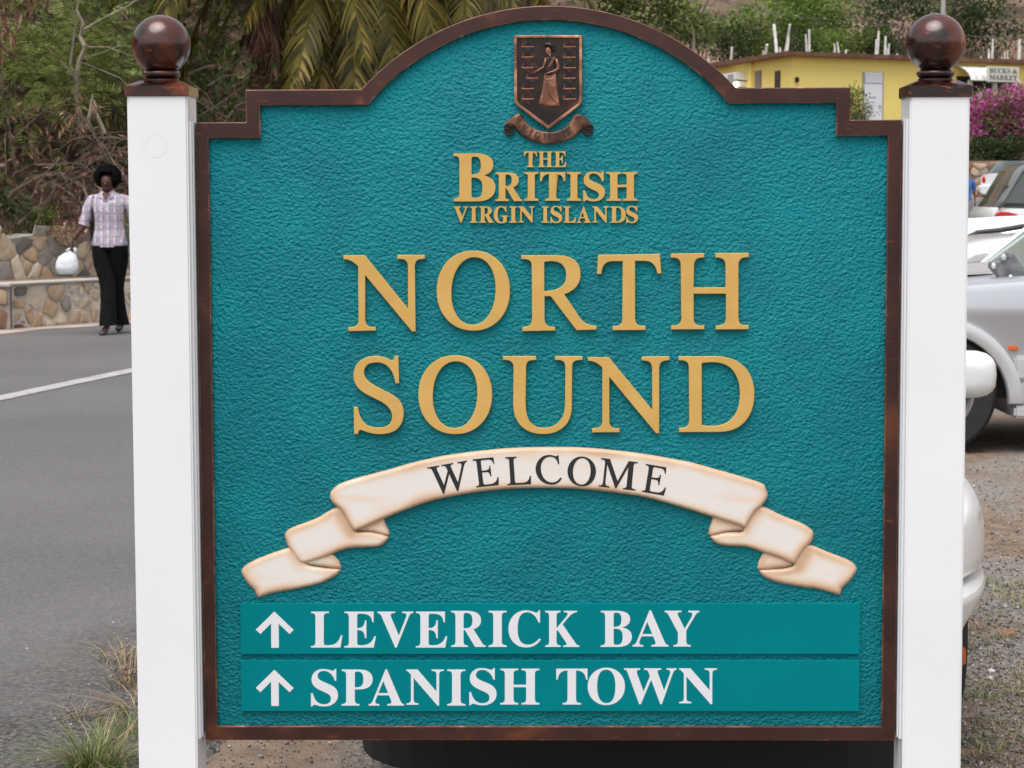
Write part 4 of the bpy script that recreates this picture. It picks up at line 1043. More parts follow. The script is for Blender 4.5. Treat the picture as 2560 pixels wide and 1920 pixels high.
for i, (px, py, rx, rz, m_, lab) in enumerate(((60, 560, .45, .12, L_OLIVE, 'olive weeds spilling over the retaining wall below the brush heap'), (180, 575, .3, .10, L_DRY, 'dry brown creeper hanging over the wall top left of the carrier bag'), (330, 560, .3, .14, L_MID, 'green weeds on the wall top between the woman and the post'))):
    c = P(px, py, 25.25); b = (c.x, c.y, c.z - .2); shrub('small_plant', b, tuple(c), (rx, .18, rz), 260, LEAF, .05, m_, lab, 'plant', sg=.05, ncl=14, ntips=8, rad=.006, bark=BARKD, seed=150 + i)
# dry hanging leaf cluster top left
g = np.random.default_rng(4); bz = P(30, 0, 25.6); root = empty('dry_leaf_cluster', (bz.x, bz.y, float(hgt(bz.x, bz.y))), 0, 'cluster of dry reddish leaves hanging in the top left corner', 'dead branch')
rb = Vector(root.location); pts = []; mb = MB()
for (x0, y0, x1, y1) in ((-40, -60, 40, 20), (-60, 0, 20, 80), (20, -50, 90, 5), (-60, 60, 10, 120), (-40, 20, 30, 50)):
    a = P(x0, y0, 25.6) - rb; b_ = P(x1, y1, 25.6) - rb; mb.tube([a, (a + b_) / 2 + Vector((0, 0, .05)), b_], [.012, .009, .005], 5)
    for k in range(34): pts.append(tuple(a.lerp(b_, g.uniform(0.3, 1.05)) + Vector(g.normal(0, .05, 3))))
mb.tube([Vector((0.0, 0.4, 0)), P(-20, 60, 25.6) - rb, P(-40, -60, 25.6) - rb], [.02, .015, .01], 5)
mb.obj('branches', [BARKD], root)
pts = np.array(pts); dd = g.normal(0, .45, (len(pts), 3)); dd[:, 2] -= 1; V, F = scatter(*DRYL, pts, aim_mats(dd, g), g.uniform(.09, .2, len(pts)))
obj('dry_leaves', np_mesh('dry_leaves', [(V, F, 0)], [L_DRY]), root)
# undergrowth covering the bank (uncountable)
g = np.random.default_rng(9); pr = []
n = 30000; t = g.uniform(-5, 22, n); s = 1.0 + g.gamma(1.6, 2.4, n)
q = WA[None] + WU[None] * t[:, None] + WN[None] * s[:, None]; keep = (q[:, 0] < 5.5) & (s < 14) & (s > 1.1); q = q[keep]; s = s[keep]; n = len(q)
z = hgt(q[:, 0], q[:, 1]); cl = np.sin(q[:, 0] * 3.1 + 2) * np.sin(q[:, 1] * 2.7) + 0.6 * np.sin(q[:, 0] * 7.3 + q[:, 1] * 3)
hh = g.uniform(0, 1, n) * (0.35 + 0.5 * np.clip(cl + .4, 0, 1.3)); p = np.stack([q[:, 0], q[:, 1], z + hh], 1)
kind = g.uniform(0, 1, n) + 0.25 * np.sin(q[:, 0] * 1.3 + q[:, 1]) + 0.28 * (s < 2.6)
dd = g.normal(0, 0.7, (n, 3)); dd[:, 2] += 0.3; rm = aim_mats(dd, g, 1.0); sc = g.uniform(.05, .13, n)
mlist = [L_DARK, L_MID, L_OLIVE, L_BROWN]
for i, (a_, b_) in enumerate(((-9, .30), (.30, .55), (.55, .78), (.78, 9))):
    k = (kind >= a_) & (kind < b_)
    V, F = scatter(*LEAF, p[k], rm[k], sc[k]); pr.append((V, F, i))
tag(obj('undergrowth', np_mesh('undergrowth', pr, mlist)), kind='stuff')

# ---- palms ------------------------------------------------------------------------------
def frond(g, L_, az, el, droop, leaflen, dead=False, nl=64):
    """rachis polyline + leaflets; returns (MB rachis, V, F)"""
    d = Vector((math.cos(az) * math.cos(el), math.sin(az) * math.cos(el), math.sin(el))); pts = []; p = Vector((0, 0, 0)); N = 14
    for k in range(N + 1):
        pts.append(p.copy()); p = p + d * (L_ / N); d = (d + Vector((0, 0, -droop / N))).normalized()
    mb = MB(); mb.tube(pts, [0.03 * (1 - .85 * k / N) + .004 for k in range(N + 1)], 5, cap=False)
    V = []; F = []
    for i in range(nl):
        t = 0.12 + 0.88 * i / (nl - 1); f = t * N; k = min(N - 1, int(f)); a = pts[k].lerp(pts[k + 1], f - k); tg = (pts[k + 1] - pts[k]).normalized()
        side = tg.cross(Vector((0, 0, 1)));
        if side.length < .2: side = Vector((1, 0, 0))
        side.normalize(); ln = leaflen * math.sin(math.pi * min(1, 0.12 + t * 0.85)) ** 0.6 * g.uniform(.85, 1.1)
        for sg in (-1, 1):
            dirv = (side * sg * g.uniform(.5, .8) + tg * g.uniform(.55, .8) + Vector((0, 0, -0.15 - (0.5 if dead else 0)))).normalized()
            q = a.copy(); w = 0.012 + 0.005 * g.uniform(); row = []
            wd = tg.cross(dirv).cross(dirv).normalized() if not dead else Vector(g.normal(0, 1, 3)).cross(dirv).normalized()
            segs = 4
            for m_ in range(segs + 1):
                ww = w * (1 - (m_ / segs) ** 1.5) + .002; row.append((q - wd * ww, q + wd * ww)); q = q + dirv * (ln / segs); dirv = (dirv + Vector((0, 0, -0.22 if not dead else -.35))).normalized()
            k0 = len(V)
            for aa, bb in row: V += [tuple(aa), tuple(bb)]
            for m_ in range(segs): F.append((k0 + 2 * m_, k0 + 2 * m_ + 1, k0 + 2 * m_ + 3, k0 + 2 * m_ + 2))
    return mb, V, F
def palm(crown, label, nf, L_, seed, trunk_r=0.16, fix=(), dead=(), lean=(0, 0)):
    g = np.random.default_rng(seed); gx, gy = crown[0] + lean[0], crown[1] + lean[1]; base = Vector((gx, gy, float(hgt(gx, gy)) - .1))
    root = empty('palm_tree', base, 0, label, 'palm tree', 'palms behind the sign'); top = Vector(crown) - base
    mb = MB(); N = 10; mb.tube([Vector((0, 0, 0)).lerp(top, k / N) + Vector((.03 * math.sin(k), .03 * math.cos(k * 1.3), 0)) for k in range(N + 1)], [trunk_r * (1.15 - .25 * k / N) for k in range(N + 1)], 12)
    mb.obj('trunk', [BARKR], root, smooth=True)
    lst = [(az, el, dr, L_ * g.uniform(.85, 1.1), 0) for az, el, dr in fix]
    for k in range(nf): lst.append((2 * math.pi * k / nf + g.uniform(-.2, .2), g.uniform(-.1, 1.1), g.uniform(1.3, 2.4), L_ * g.uniform(.8, 1.1), 0))
    lst += [(az, el, dr, L_ * g.uniform(.6, .8), 1) for az, el, dr in dead]
    for az, el, dr, ll, dd_ in lst:
        mb, V, F = frond(g, ll, az, el, dr, 0.62 if not dd_ else 0.45, bool(dd_))
        o = mb.obj('frond', [BARKR if dd_ else L_PALM], root); o.location = top; k = len(mb.V)
        me = bpy.data.meshes.new('leaflets'); me.from_pydata(V, [], F); me.materials.append(L_PALMD if dd_ else L_PALM); c = obj('leaflets', me, o)
    return root
PI = math.pi
palm(tuple(P(905, -150, 29.5)), 'large palm whose yellow green fronds hang behind the arch of the sign', 13, 2.9, 31,
     fix=[(PI * 1.02, .1, 2.3), (PI * 1.25, -.1, 2.2), (PI * 1.5, .0, 2.6), (PI * 1.72, -.1, 2.3), (PI * 1.9, .2, 2.2), (PI * 1.4, -.5, 1.4), (PI * 1.62, -.5, 1.6), (PI * 1.12, -.4, 1.6), (PI * 1.85, -.45, 1.4), (PI * 1.2, -.7, 1.3), (PI * 1.5, -.8, 1.0), (PI * 1.78, -.75, 1.2), (PI * 1.95, -.5, 1.8), (PI * 1.05, -.1, 2.0), (PI * 1.33, -.3, 1.9)], dead=[(PI * 1.75, -.9, 1.2), (PI * 1.35, -1.0, 1.0)])
palm(tuple(P(655, -230, 28.6)), 'palm with a reddish fibrous trunk standing left of the arch', 11, 2.7, 32, trunk_r=0.15,
     fix=[(PI * 1.05, -.6, 1.5), (PI * 1.12, -.9, 1.0), (PI * 1.0, -.1, 2.2), (PI * 1.2, -.3, 2.0), (PI * 1.3, .2, 2.6), (PI * .95, .3, 2.4), (PI * 1.75, .1, 2.5), (PI * 1.15, -.6, 1.2)], dead=[(PI * 1.45, -1.2, .6), (PI * 1.6, -1.25, .5), (PI * 1.5, -1.1, .9)])
palm(tuple(P(1165, -120, 31)), 'palm half hidden behind the top of the arch with dead reddish fronds', 10, 2.6, 33, trunk_r=0.15,
     fix=[(PI * 1.1, -.1, 2.2), (PI * 1.3, -.4, 2.0), (PI * .9, -.2, 2.0), (PI * 1.5, -.6, 1.5)], dead=[(PI * 1.4, -1.1, .8), (PI * 1.0, -.9, 1.2)])

# ---- hillside behind the yellow building ------------------------------------------------
g = np.random.default_rng(12); pr = []
n = 260; bx = g.uniform(-20, 60, n); by = g.uniform(115, 150, n); br = g.uniform(.5, 1.5, n)
bk = np.clip(g.uniform(0, 1, n) + .35 * np.sin(bx * .25 + by * .2), 0, 1)
tot = 90; k = np.repeat(np.arange(n), tot); u = g.normal(0, 1, (n * tot, 3)); u /= np.linalg.norm(u, axis=1, keepdims=True); u *= g.uniform(.5, 1, (n * tot, 1)); u[:, 2] = np.abs(u[:, 2])
p = np.stack([bx[k], by[k], hgt(bx, by)[k]], 1) + u * br[k][:, None] * np.array([1.2, 1.2, .8]); kk_ = bk[k] + g.normal(0, .06, len(k))
rm = rot_mats(len(p), 1.2, g); sc = g.uniform(.12, .3, len(p))
for i, (a_, b_) in enumerate(((-9, .12), (.12, .36), (.36, .62), (.62, 9))):
    w = (kk_ >= a_) & (kk_ < b_); V, F = scatter(*LEAF, p[w] , rm[w], sc[w]); pr.append((V, F, i))
tag(obj('hillside_scrub', np_mesh('hillside_scrub', pr, mlist)), kind='stuff')
def tree(px, py, d, rx, rz, n, size, lm_, label, seed, name='tree', sg=.35, ncl=26, bark=None, ntips=14, base=None):
    c = P(px, py, d); gz = float(hgt(c.x, c.y)); b = base or (c.x, c.y, min(gz, c.z - rz) - 0.1)
    return shrub(name, b, tuple(c), (rx, rx, rz), n, LEAF, size, lm_, label, 'tree' if name == 'tree' else 'shrub', 'trees and bushes on the hillside', sg=sg, ncl=ncl, ntips=ntips, rad=0.06, bark=bark, seed=seed)
tree(1600, 20, 45, 0.95, 0.75, 3600, .13, L_MID, 'leafy dark green tree showing just right of the top of the arch', 61, sg=.16, ncl=40)
tree(1730, 75, 60, 0.55, 0.45, 1200, .13, L_MID, 'small rounded tree on a thin trunk above the right slope of the arch', 62, sg=.14, ntips=8)
tree(1985, 25, 116, 1.5, 1.0, 2600, .22, L_BRIGHT, 'bright green spreading tree on the hill above the white roof poles', 63, sg=.4)
tree(2060, 20, 119, 1.4, 1.1, 1800, .24, L_BRIGHT, 'second bright green crown, right of the tallest hillside tree', 67, sg=.4)
tree(1900, 60, 114, 2.6, .8, 2600, .22, L_BRIGHT, 'wide low green bush across the middle of the hillside', 68, 'bush', sg=.35)
for i, (px, py, rx, rz, m_, lab) in enumerate(((1830, 112, 1.5, .6, L_DARK, 'dark green bush behind the left end of the yellow roof'), (1900, 128, 1.4, .5, L_MID, 'green bush behind the roof corner between two roof poles'),
        (1990, 122, 1.3, .6, L_DARK, 'dark bush behind the pair of tall leaning roof poles'), (2075, 115, 1.3, .55, L_BRIGHT, 'yellow green bush behind the middle of the yellow roof'),
        (2150, 120, 1.2, .55, L_MID, 'green bush behind the roof just left of the right finial'), (2200, 112, 1.0, .7, L_DARK, 'dark bush touching the left side of the right ball finial'))):
    tree(px, py, 112, rx, rz, 1500, .2, m_, lab, 70 + i, 'bush', sg=.3, ncl=18, ntips=6)
tree(2230, 55, 115, 2.0, 1.3, 2600, .22, L_DARK, 'dark olive tree on the hill left of the right ball finial', 64, sg=.4)
tree(2480, 60, 116, 2.2, 1.5, 2600, .22, L_DARK, 'dark tree on the hill above the market sign', 65, sg=.4)
tree(2380, 20, 118, 1.6, 1.3, 1800, .22, L_OLIVE, 'olive green tree behind the right ball finial', 66, sg=.4)
# bare branches on the hill
root = empty('bare_tree', tuple(P(1745, 90, 58)), 0, 'leafless grey tree forking at the top right of the arch', 'tree'); rb = Vector(root.location)
for pts, r0 in (([(1750, 34, 0), (1765, 10, 0), (1775, -15, 0)], .05), ([(1775, 15, 0), (1795, -10, 0)], .03), ([(1672, 18, 0), (1682, 40, 0), (1700, 48, 0), (1720, 49, 0)], .06), ([(1732, 140, 0), (1735, 100, 0), (1732, 70, 0)], .04), ([(1790, -5, 0), (1830, 10, 0)], .02)):
    mb = MB(); limb(pts, r0, r0 * .6, 58); mb.obj('limb', [BARK], root)

# ================================================================== yellow building
M_YEL = mat('yellow painted wall', (0.86, 0.69, 0.19), 0.8, col2=(0.88, 0.72, 0.22), scale=1.2, detail=6, bump=0.15, bscale=8)
M_FASC = mat('weathered brown roof edge', (0.15, 0.075, 0.05), 0.85, col2=(0.26, 0.145, 0.10), scale=2.5, detail=7, col3=(0.1, 0.09, 0.08), bump=0.4)
M_WHITE = mat('white paint', (0.72, 0.72, 0.70), 0.6, col2=(0.80, 0.80, 0.78), scale=4)
M_PIPE = mat('weathered white poles', (0.50, 0.49, 0.46), 0.7, col2=(0.72, 0.71, 0.68), scale=5, detail=5)
M_DOOR = mat('pale grey door', (0.76, 0.78, 0.82), 0.5)
M_GREYF = mat('grey metal', (0.35, 0.35, 0.34), 0.5)
M_DARKIN = mat('dark interior', (0.012, 0.011, 0.010), 0.9)
M_TAUPE = mat('taupe porch wall', (0.22, 0.18, 0.15), 0.9)
M_DGLASS = mat('dark window glass', (0.02, 0.022, 0.025), 0.1, spec=0.6)
cr0 = P(1965, 150, 100); cr0.z = 0
BZ = 4.0; ROOFZ = 7.05
corner = Vector((12.26, 100, BZ)); right_end = Vector((26.5, 109.3, BZ)); left_end = Vector((9.75, 109.6, BZ))
fr_dir = (right_end - corner).normalized(); ang_f = math.atan2(fr_dir.y, fr_dir.x); Lf = (right_end - corner).length
BLD = empty('yellow_building', corner, ang_f, 'single storey yellow market building with brown roof edge and white roof poles', 'building')
# local frame: x along the front to the right, y into the building
li = (BLD.matrix_basis if False else (Matrix.Translation(corner) @ Matrix.Rotation(ang_f, 4, 'Z'))).inverted()
le = li @ left_end
foot = [(0, 0), (Lf, 0), (Lf, 9), (le.x + 2, 12), (le.x, le.y)]
g_ = MB(); n = len(foot); H_ = ROOFZ - BZ
g_.add([(x, y, -1.0) for x, y in foot] + [(x, y, H_) for x, y in foot], [tuple(reversed(range(n))), tuple(range(n, 2 * n))] + [(i, (i + 1) % n, (i + 1) % n + n, i + n) for i in range(n)])
g_.obj('walls', [M_YEL], BLD)
def off_poly(pl_, d):
    out = []; n = len(pl_)
    for i in range(n):
        a = Vector(pl_[i - 1]).to_2d(); b = Vector(pl_[i]).to_2d(); c = Vector(pl_[(i + 1) % n]).to_2d()
        n1 = (b - a).normalized(); n2 = (c - b).normalized(); n1 = Vector((n1.y, -n1.x)); n2 = Vector((n2.y, -n2.x)); m_ = (n1 + n2).normalized(); out.append(tuple(b + m_ * d / max(.3, m_.dot(n1))))
    return out
rf = off_poly([(x, y) for x, y in foot], 0.45); rt = off_poly([(x, y) for x, y in foot], 0.5)
g_ = MB(); g_.add([(x, y, H_ + .003) for x, y in rf] + [(x, y, H_ + .18) for x, y in rt], [tuple(reversed(range(n))), tuple(range(n, 2 * n))] + [(i, (i + 1) % n, (i + 1) % n + n, i + n) for i in range(n)])
g_.obj('roof', [M_FASC], BLD)
def bl(px, py, off=0.0):
    """building-local x, z on the front wall plane (y = off)"""
    o = li @ Vector((0, 0, CAM_H)); d = li.to_3x3() @ ray(px, py); p = o + d * ((off - o.y) / d.y); return p.x, p.z
def bbox_part(name, px0, px1, py0, py1, y0, y1, m, parent=BLD, b=0.0):
    x0, z1 = bl(px0, py0, y0); x1, z0 = bl(px1, py1, y0); q = MB(); q.box(x0, x1, y0, y1, z0, z1, b=b); return q.obj(name, [m], parent), (x0, x1, z0, z1)
df, dbx = bbox_part('door_frame', 2157, 2208, 179, 322, -0.03, 0.02, M_GREYF)
x0, x1, z0, z1 = dbx; dw = (x1 - x0) * 0.08
zl = bl(2180, 209)[1]
q = MB(); q.box(x0 + dw, x1 - dw, -0.05, -0.031, z0, zl); dr_ = q.obj('door', [M_DOOR], BLD)
q = MB(); q.box(x1 - dw * 3, x1 - dw * 2, -0.10, -0.051, z0 + 0.95, z0 + 1.05); q.obj('handle', [M_GREYF], dr_)
q = MB(); q.box(x0 + (x1 - x0) * .32, x0 + (x1 - x0) * .62, -0.06, -0.051, z0 + 1.35, z0 + 1.41); q.obj('letter_slot', [M_GREYF], dr_)
q = MB()
for k in range(6): zz = zl + .04 + (z1 - zl - .06) * k / 6; q.add([(x0 + dw, -0.09, zz), (x1 - dw, -0.09, zz), (x1 - dw, -0.032, zz + (z1 - zl) / 7), (x0 + dw, -0.032, zz + (z1 - zl) / 7), (x0 + dw, -0.032, zz - .01), (x1 - dw, -.032, zz - .01)], [(0, 1, 2, 3), (0, 4, 5, 1)])
q.obj('louvre', [M_DOOR], BLD)
# wall light on the front
wx, wz = bl(1990, 200); q = MB(); q.box(wx - .07, wx + .07, -0.14, -0.0, wz - .1, wz + .12, b=.02); q.obj('wall_light', [M_DARKIN], BLD)
# left face parts: windows, AC, lamp
lvec = Vector((le.x, le.y, 0)); Ll = lvec.length; lu = lvec.normalized(); ln_ = Vector((-lu.y, lu.x, 0))
if ln_.x > 0: ln_ = -ln_
def left_part(name, t0, t1, z0, z1, out, m, parent=BLD):
    a = lu * t0; b_ = lu * t1; q = MB(); o = ln_ * out
    V = [a + o, b_ + o, b_ - ln_ * .0, a - ln_ * .0]; q.add([(v.x, v.y, z0) for v in V] + [(v.x, v.y, z1) for v in V], [(0, 3, 2, 1), (4, 5, 6, 7), (0, 1, 5, 4), (1, 2, 6, 5), (2, 3, 7, 6), (3, 0, 4, 7)])
    return q.obj(name, [m], parent)
def lt(px, py=None):
    """t along the left face hit by a photo column (and z for a row)"""
    o = li @ Vector((0, 0, CAM_H)); d = li.to_3x3() @ ray(px, py or 200); k = -(o.dot(ln_)) / d.dot(ln_); p = o + d * k
    return (p.dot(lu), p.z)
for (pa_, pb_, ya, yb) in ((1889, 1904, 178, 240), (1939, 1951, 178, 240)):
    t1, z1_ = lt(pa_, ya); t0, z0_ = lt(pb_, yb); w_ = left_part('window', t0, t1, z0_, z1_, .05, M_TAUPE if pa_ < 1920 else M_DGLASS)
t1, z1_ = lt(1830, 186); t0, z0_ = lt(1866, 217); ac = left_part('air_conditioner', t0, t1, z0_, z1_, .55, M_WHITE)
tm = (t0 + t1) / 2; left_part('grille', t0 + (t1 - t0) * .08, tm, z0_ + .06, z1_ - .06, .57, M_GREYF, ac)
tl_, zl_ = lt(1868, 211); M_LAMP, nn, ll = nt('lit bulb'); nn['Principled BSDF'].inputs['Emission Color'].default_value = (1, .86, .6, 1); nn['Principled BSDF'].inputs['Emission Strength'].default_value = 3
pos = lu * tl_ + ln_ * .55; q = MB(); q.ell((pos.x, pos.y, zl_), (.13, .13, .15), 12, 8); lam = q.obj('lamp', [M_LAMP], BLD, smooth=True)
q = MB(); pa3 = lu * tl_; q.tube([(pa3.x, pa3.y, zl_ + .15), (pos.x, pos.y, zl_ + .2)], .03, 6); q.lathe([(.02, .12), (.17, .16), (.02, .22)], 10, (pos.x, pos.y, zl_)); q.obj('lamp_bracket', [M_DARKIN], lam)
# downpipe at the left face
t0, _ = lt(1884, 200); t1, _ = lt(1880, 200); left_part('downpipe', t0, t1, -.5, H_ - .05, .12, M_YEL)
# roof poles
for (px, pyt, pyb, lean, w_) in ((1771, 146, 160, 0, 8), (1827, 118, 154, 3, 7), (1912, 111, 144, 6, 8), (1906, 128, 144, 2, 5), (1942, 61, 138, -7, 8), (1950, 118, 138, 0, 5), (1963, 61, 136, 12, 7), (1967, 92, 136, 5, 6), (2023, 73, 138, 0, 6), (2017, 85, 138, -3, 5), (2087, 109, 140, -1, 5), (2097, 105, 142, -4, 5),
                              (2113, 124, 142, 3, 5), (2193, 77, 145, 4, 6), (2189, 98, 145, 2, 5), (2212, 90, 145, 2, 6), (2220, 109, 145, 3, 5), (2218, 118, 146, -2, 5), (2242, 134, 147, 0, 5),
                              (2452, 141, 150, 0, 5), (2472, 122, 150, 0, 6), (2480, 97, 150, 2, 6), (2505, 142, 151, 0, 4), (2512, 130, 151, 0, 5), (2519, 127, 151, 0, 4), (2547, 98, 152, 2, 8)):
    front = px > 1965
    if front: xa, za = bl(px, pyb, .1); xb, zb_ = bl(px + lean, pyt, .1); A_, B_ = Vector((xa, .1, za)), Vector((xb, .1, zb_))
    else:
        ta, za = lt(px, pyb); tb, zb_ = lt(px + lean, pyt); A_ = lu * ta; B_ = lu * tb; A_.z = za; B_.z = zb_
    A_.z = H_ + .15; q = MB(); r_ = w_ / 2 * 105 / FPX; q.tube([A_, A_.lerp(B_, .5) + Vector((.01, 0, 0)), B_], [r_ * 1.15, r_, r_ * .9], 6); q.obj('roof_pole', [M_PIPE], BLD)
# porch: dark opening, taupe low wall, white columns
for (nm, a_, b_, c_, d_, y0, m_) in (('porch_opening', 2392, 2546, 190, 232, -0.012, M_DARKIN), ('porch_wall', 2392, 2546, 226, 330, -0.022, M_TAUPE)):
    bbox_part(nm, a_, b_, c_, d_, y0, 0.01, m_)
for px, pt in ((2426, 200), (2450, 229), (2487, 200), (2545, 200)): bbox_part('column', px - 3, px + 4, pt, 330, -0.55, -0.45, M_WHITE)
# awning: ribbed quarter-barrel panels
xa, _ = bl(2378, 200); xb, _ = bl(2459, 200); zt_ = bl(2400, 165)[1]; zb_ = bl(2400, 200, -.9)[1]; N = 5
for k in range(N):
    q = MB(); u0 = xa + (xb - xa) * k / N + .02; u1 = xa + (xb - xa) * (k + 1) / N - .02; V = []
    for j in range(7):
        a_ = math.pi / 2 * j / 6; yy_ = -.02 - .95 * math.sin(a_); zz = zb_ + (zt_ - zb_) * math.cos(a_); sh_ = .28 * math.sin(a_)
        V += [(u0 + sh_, yy_, zz), (u1 + sh_, yy_, zz)]
    V2 = [(x, y + .03, z - .03) for x, y, z in V]; nV = len(V)
    F_ = [(2 * j, 2 * j + 1, 2 * j + 3, 2 * j + 2) for j in range(6)]; F_ += [tuple(i + nV for i in reversed(f)) for f in F_] + [(0, 2 * 0 + nV, 1 + nV, 1), (12, 13, 13 + nV, 12 + nV)]
    q.add(V, [f for f in F_ if max(f) < nV]); q.add(V2, [tuple(reversed(f)) for f in [(2 * j, 2 * j + 1, 2 * j + 3, 2 * j + 2) for j in range(6)]])
    if k == 0: AW = empty('awning', (0, 0, 0)); AW.parent = BLD
    q.obj('awning_panel', [M_WHITE], AW, smooth=True)
q = MB(); q.tube([(xa + .25, -.98, zb_ - .02), (xb + .3, -.98, zb_ - .02)], .035, 5); q.obj('awning_rail', [mat('dark green trim', (.05, .1, .07), .6)], AW)
# market sign on two posts
sgo, (x0, x1, z0, z1) = bbox_part('market_sign', 2470, 2548, 165, 206, -1.2, -1.1, mat('off white sign board', (.62, .62, .55), .6), b=.01)
q = MB(); q.box(x0 - .01, x1 + .01, -1.21, -1.09, z0 - .05, z0 - .002); q.obj('sign_trim', [bpy.data.materials['dark green trim']], sgo)
def sans(txt, x, z, h, w, y, m, parent, name='letters'):
    cu = bpy.data.curves.new('t', 'FONT'); cu.body = txt; cu.size = 1; cu.offset = .012; ob = bpy.data.objects.new('t', cu); COL.objects.link(ob); bpy.context.view_layer.update()
    me = bpy.data.meshes.new_from_object(ob.evaluated_get(bpy.context.evaluated_depsgraph_get())); bpy.data.objects.remove(ob)
    n = len(me.vertices); co = np.empty(n * 3); me.vertices.foreach_get('co', co); co = co.reshape(-1, 3); mn, mx_ = co.min(0), co.max(0)
    new = np.stack([x + (co[:, 0] - mn[0]) / (mx_[0] - mn[0]) * w, np.full(n, y), z + (co[:, 1] - mn[1]) / (mx_[1] - mn[1]) * h], 1)
    me.vertices.foreach_set('co', new.ravel()); me.materials.clear(); me.materials.append(m); me.update(); return obj(name, me, parent)
M_SIGNT = mat('dark green sign lettering', (.05, .06, .045), .6); sw, sh2 = x1 - x0, z1 - z0
sans(''.join(chr(0x1D400 + ord(c) - 65) for c in 'BUCKS'), x0 + sw * .05, z0 + sh2 * .55, sh2 * .32, sw * .66, -1.203, M_SIGNT, sgo)
sans(''.join(chr(0x1D400 + ord(c) - 65) for c in 'MARKET'), x0 + sw * .05, z0 + sh2 * .12, sh2 * .32, sw * .88, -1.203, M_SIGNT, sgo)
q = MB(); q.add([(x0 + sw * .76, -1.203, z0 + sh2 * .55), (x0 + sw * .95, -1.203, z0 + sh2 * .55), (x0 + sw * .84, -1.203, z0 + sh2 * .92)], [(0, 1, 2)]); q.obj('emblem', [mat('olive emblem', (.22, .2, .06), .6)], sgo)

# shrubs by the building
tree(2140, 272, 97, 0.65, 0.75, 1500, .13, L_MID, 'green shrub in front of the yellow wall beside the stepped corner of the sign', 80, 'bush', sg=.16, ncl=22, ntips=8, base=(P(2140, 300, 97).x, 97, 3.8))
for i, (px, py, rx, rz, lab) in enumerate(((2440, 300, 1.5, .85, 'magenta bougainvillea nearest the right post'), (2520, 290, 1.5, .95, 'magenta bougainvillea in front of the market sign'), (2600, 300, 1.6, .9, 'magenta bougainvillea cut by the right edge'))):
    c = P(px, py, 90); shrub('bougainvillea', (c.x, c.y, 2.3), tuple(c), (rx, rx * .8, rz), 2600, LEAF, .13, L_MID, lab, 'shrub', 'bougainvilleas above the far wall', sg=.22, ncl=34, ntips=12, rad=.03, bark=BARKD, seed=90 + i, extra=(LEAF, L_PINK, 3600, .13))
tree(2455, 385, 88, 1.3, .4, 1500, .16, L_DARK, 'dark low hedge at the foot of the bougainvillea', 95, 'bush', sg=.2, ntips=6)
tree(2560, 250, 93, 1.0, .35, 900, .15, L_BRIGHT, 'yellow green bush under the market sign', 96, 'bush', sg=.2, ntips=6)
tree(2550, 380, 88, 1.4, .45, 1500, .16, L_DARK, 'dark low hedge under the pink flowers at the right edge', 97, 'bush', sg=.2, ntips=6)
# utility pole and cables
up = empty('utility_pole', (P(2357, 100, 111).x, 111, float(hgt(20, 111)) - .2), 0, 'thin grey utility pole rising behind the right ball finial', 'pole')
q = MB(); q.tube([(0, 0, 0), (0, 0, 9)], .12, 8); q.obj('pole', [M_GREYF], up); q = MB(); q.box(-1, 1, -.06, .06, 6.5, 6.62); q.obj('crossarm', [M_GREYF], up)
M_CABLE = mat('cable', (.12, .12, .12), .6)
for (pts, lab) in (([(1800, -5, 108), (1880, 22, 108), (1960, 38, 108), (2100, 52, 109), (2357, 75, 111)], 'thin cable sagging across the hillside above the yellow roof'), ([(2357, 82, 111), (2450, 92, 108), (2600, 98, 105)], 'thin cable running right from the ball finial over the market sign')):
    q = MB(); q.tube([P(*p) for p in pts], .022, 4); tag(q.obj('cable', [M_CABLE]), lab, 'cable')

# ================================================================== cars
def carpaint(name, col, metal=0.0, rough=0.3, coat=0.8):
    return mat(name, col, rough, metal, coat=coat, spec=0.5)
P_WHITE = carpaint('white car paint', (0.74, 0.745, 0.74))
P_WHITE2 = carpaint('cool white car paint', (0.70, 0.72, 0.76))
P_SILVER = carpaint('silver car paint', (0.50, 0.51, 0.54), 0.55, 0.32, 0.6)
P_SILVER2 = carpaint('light silver trim paint', (0.55, 0.56, 0.57), 0.3, 0.35, 0.5)
RUBBER = mat('tyre rubber', (0.018, 0.018, 0.019), 0.8, bump=0.3, bscale=60)
PLAST = mat('black plastic', (0.012, 0.012, 0.013), 0.55)
CHROME = mat('chrome', (0.60, 0.60, 0.62), 0.12, 1.0)
RIMM = mat('alloy rim', (0.42, 0.41, 0.40), 0.3, 0.7)
GLASS = mat('car window glass', (0.03, 0.045, 0.045), 0.05, spec=0.9, coat=0.6)
GLASSG = mat('pale green windscreen', (0.22, 0.33, 0.30), 0.06, spec=0.9, coat=0.8)
LAMPW = mat('clear headlamp', (0.42, 0.44, 0.46), 0.12, col2=(0.66, 0.67, 0.70), scale=12, spec=0.9, coat=1)
LAMPR = mat('red tail lamp', (0.55, 0.01, 0.015), 0.15, spec=0.7, coat=1)
LAMPO = mat('orange marker lens', (0.60, 0.13, 0.02), 0.25, spec=0.7, coat=0.5)
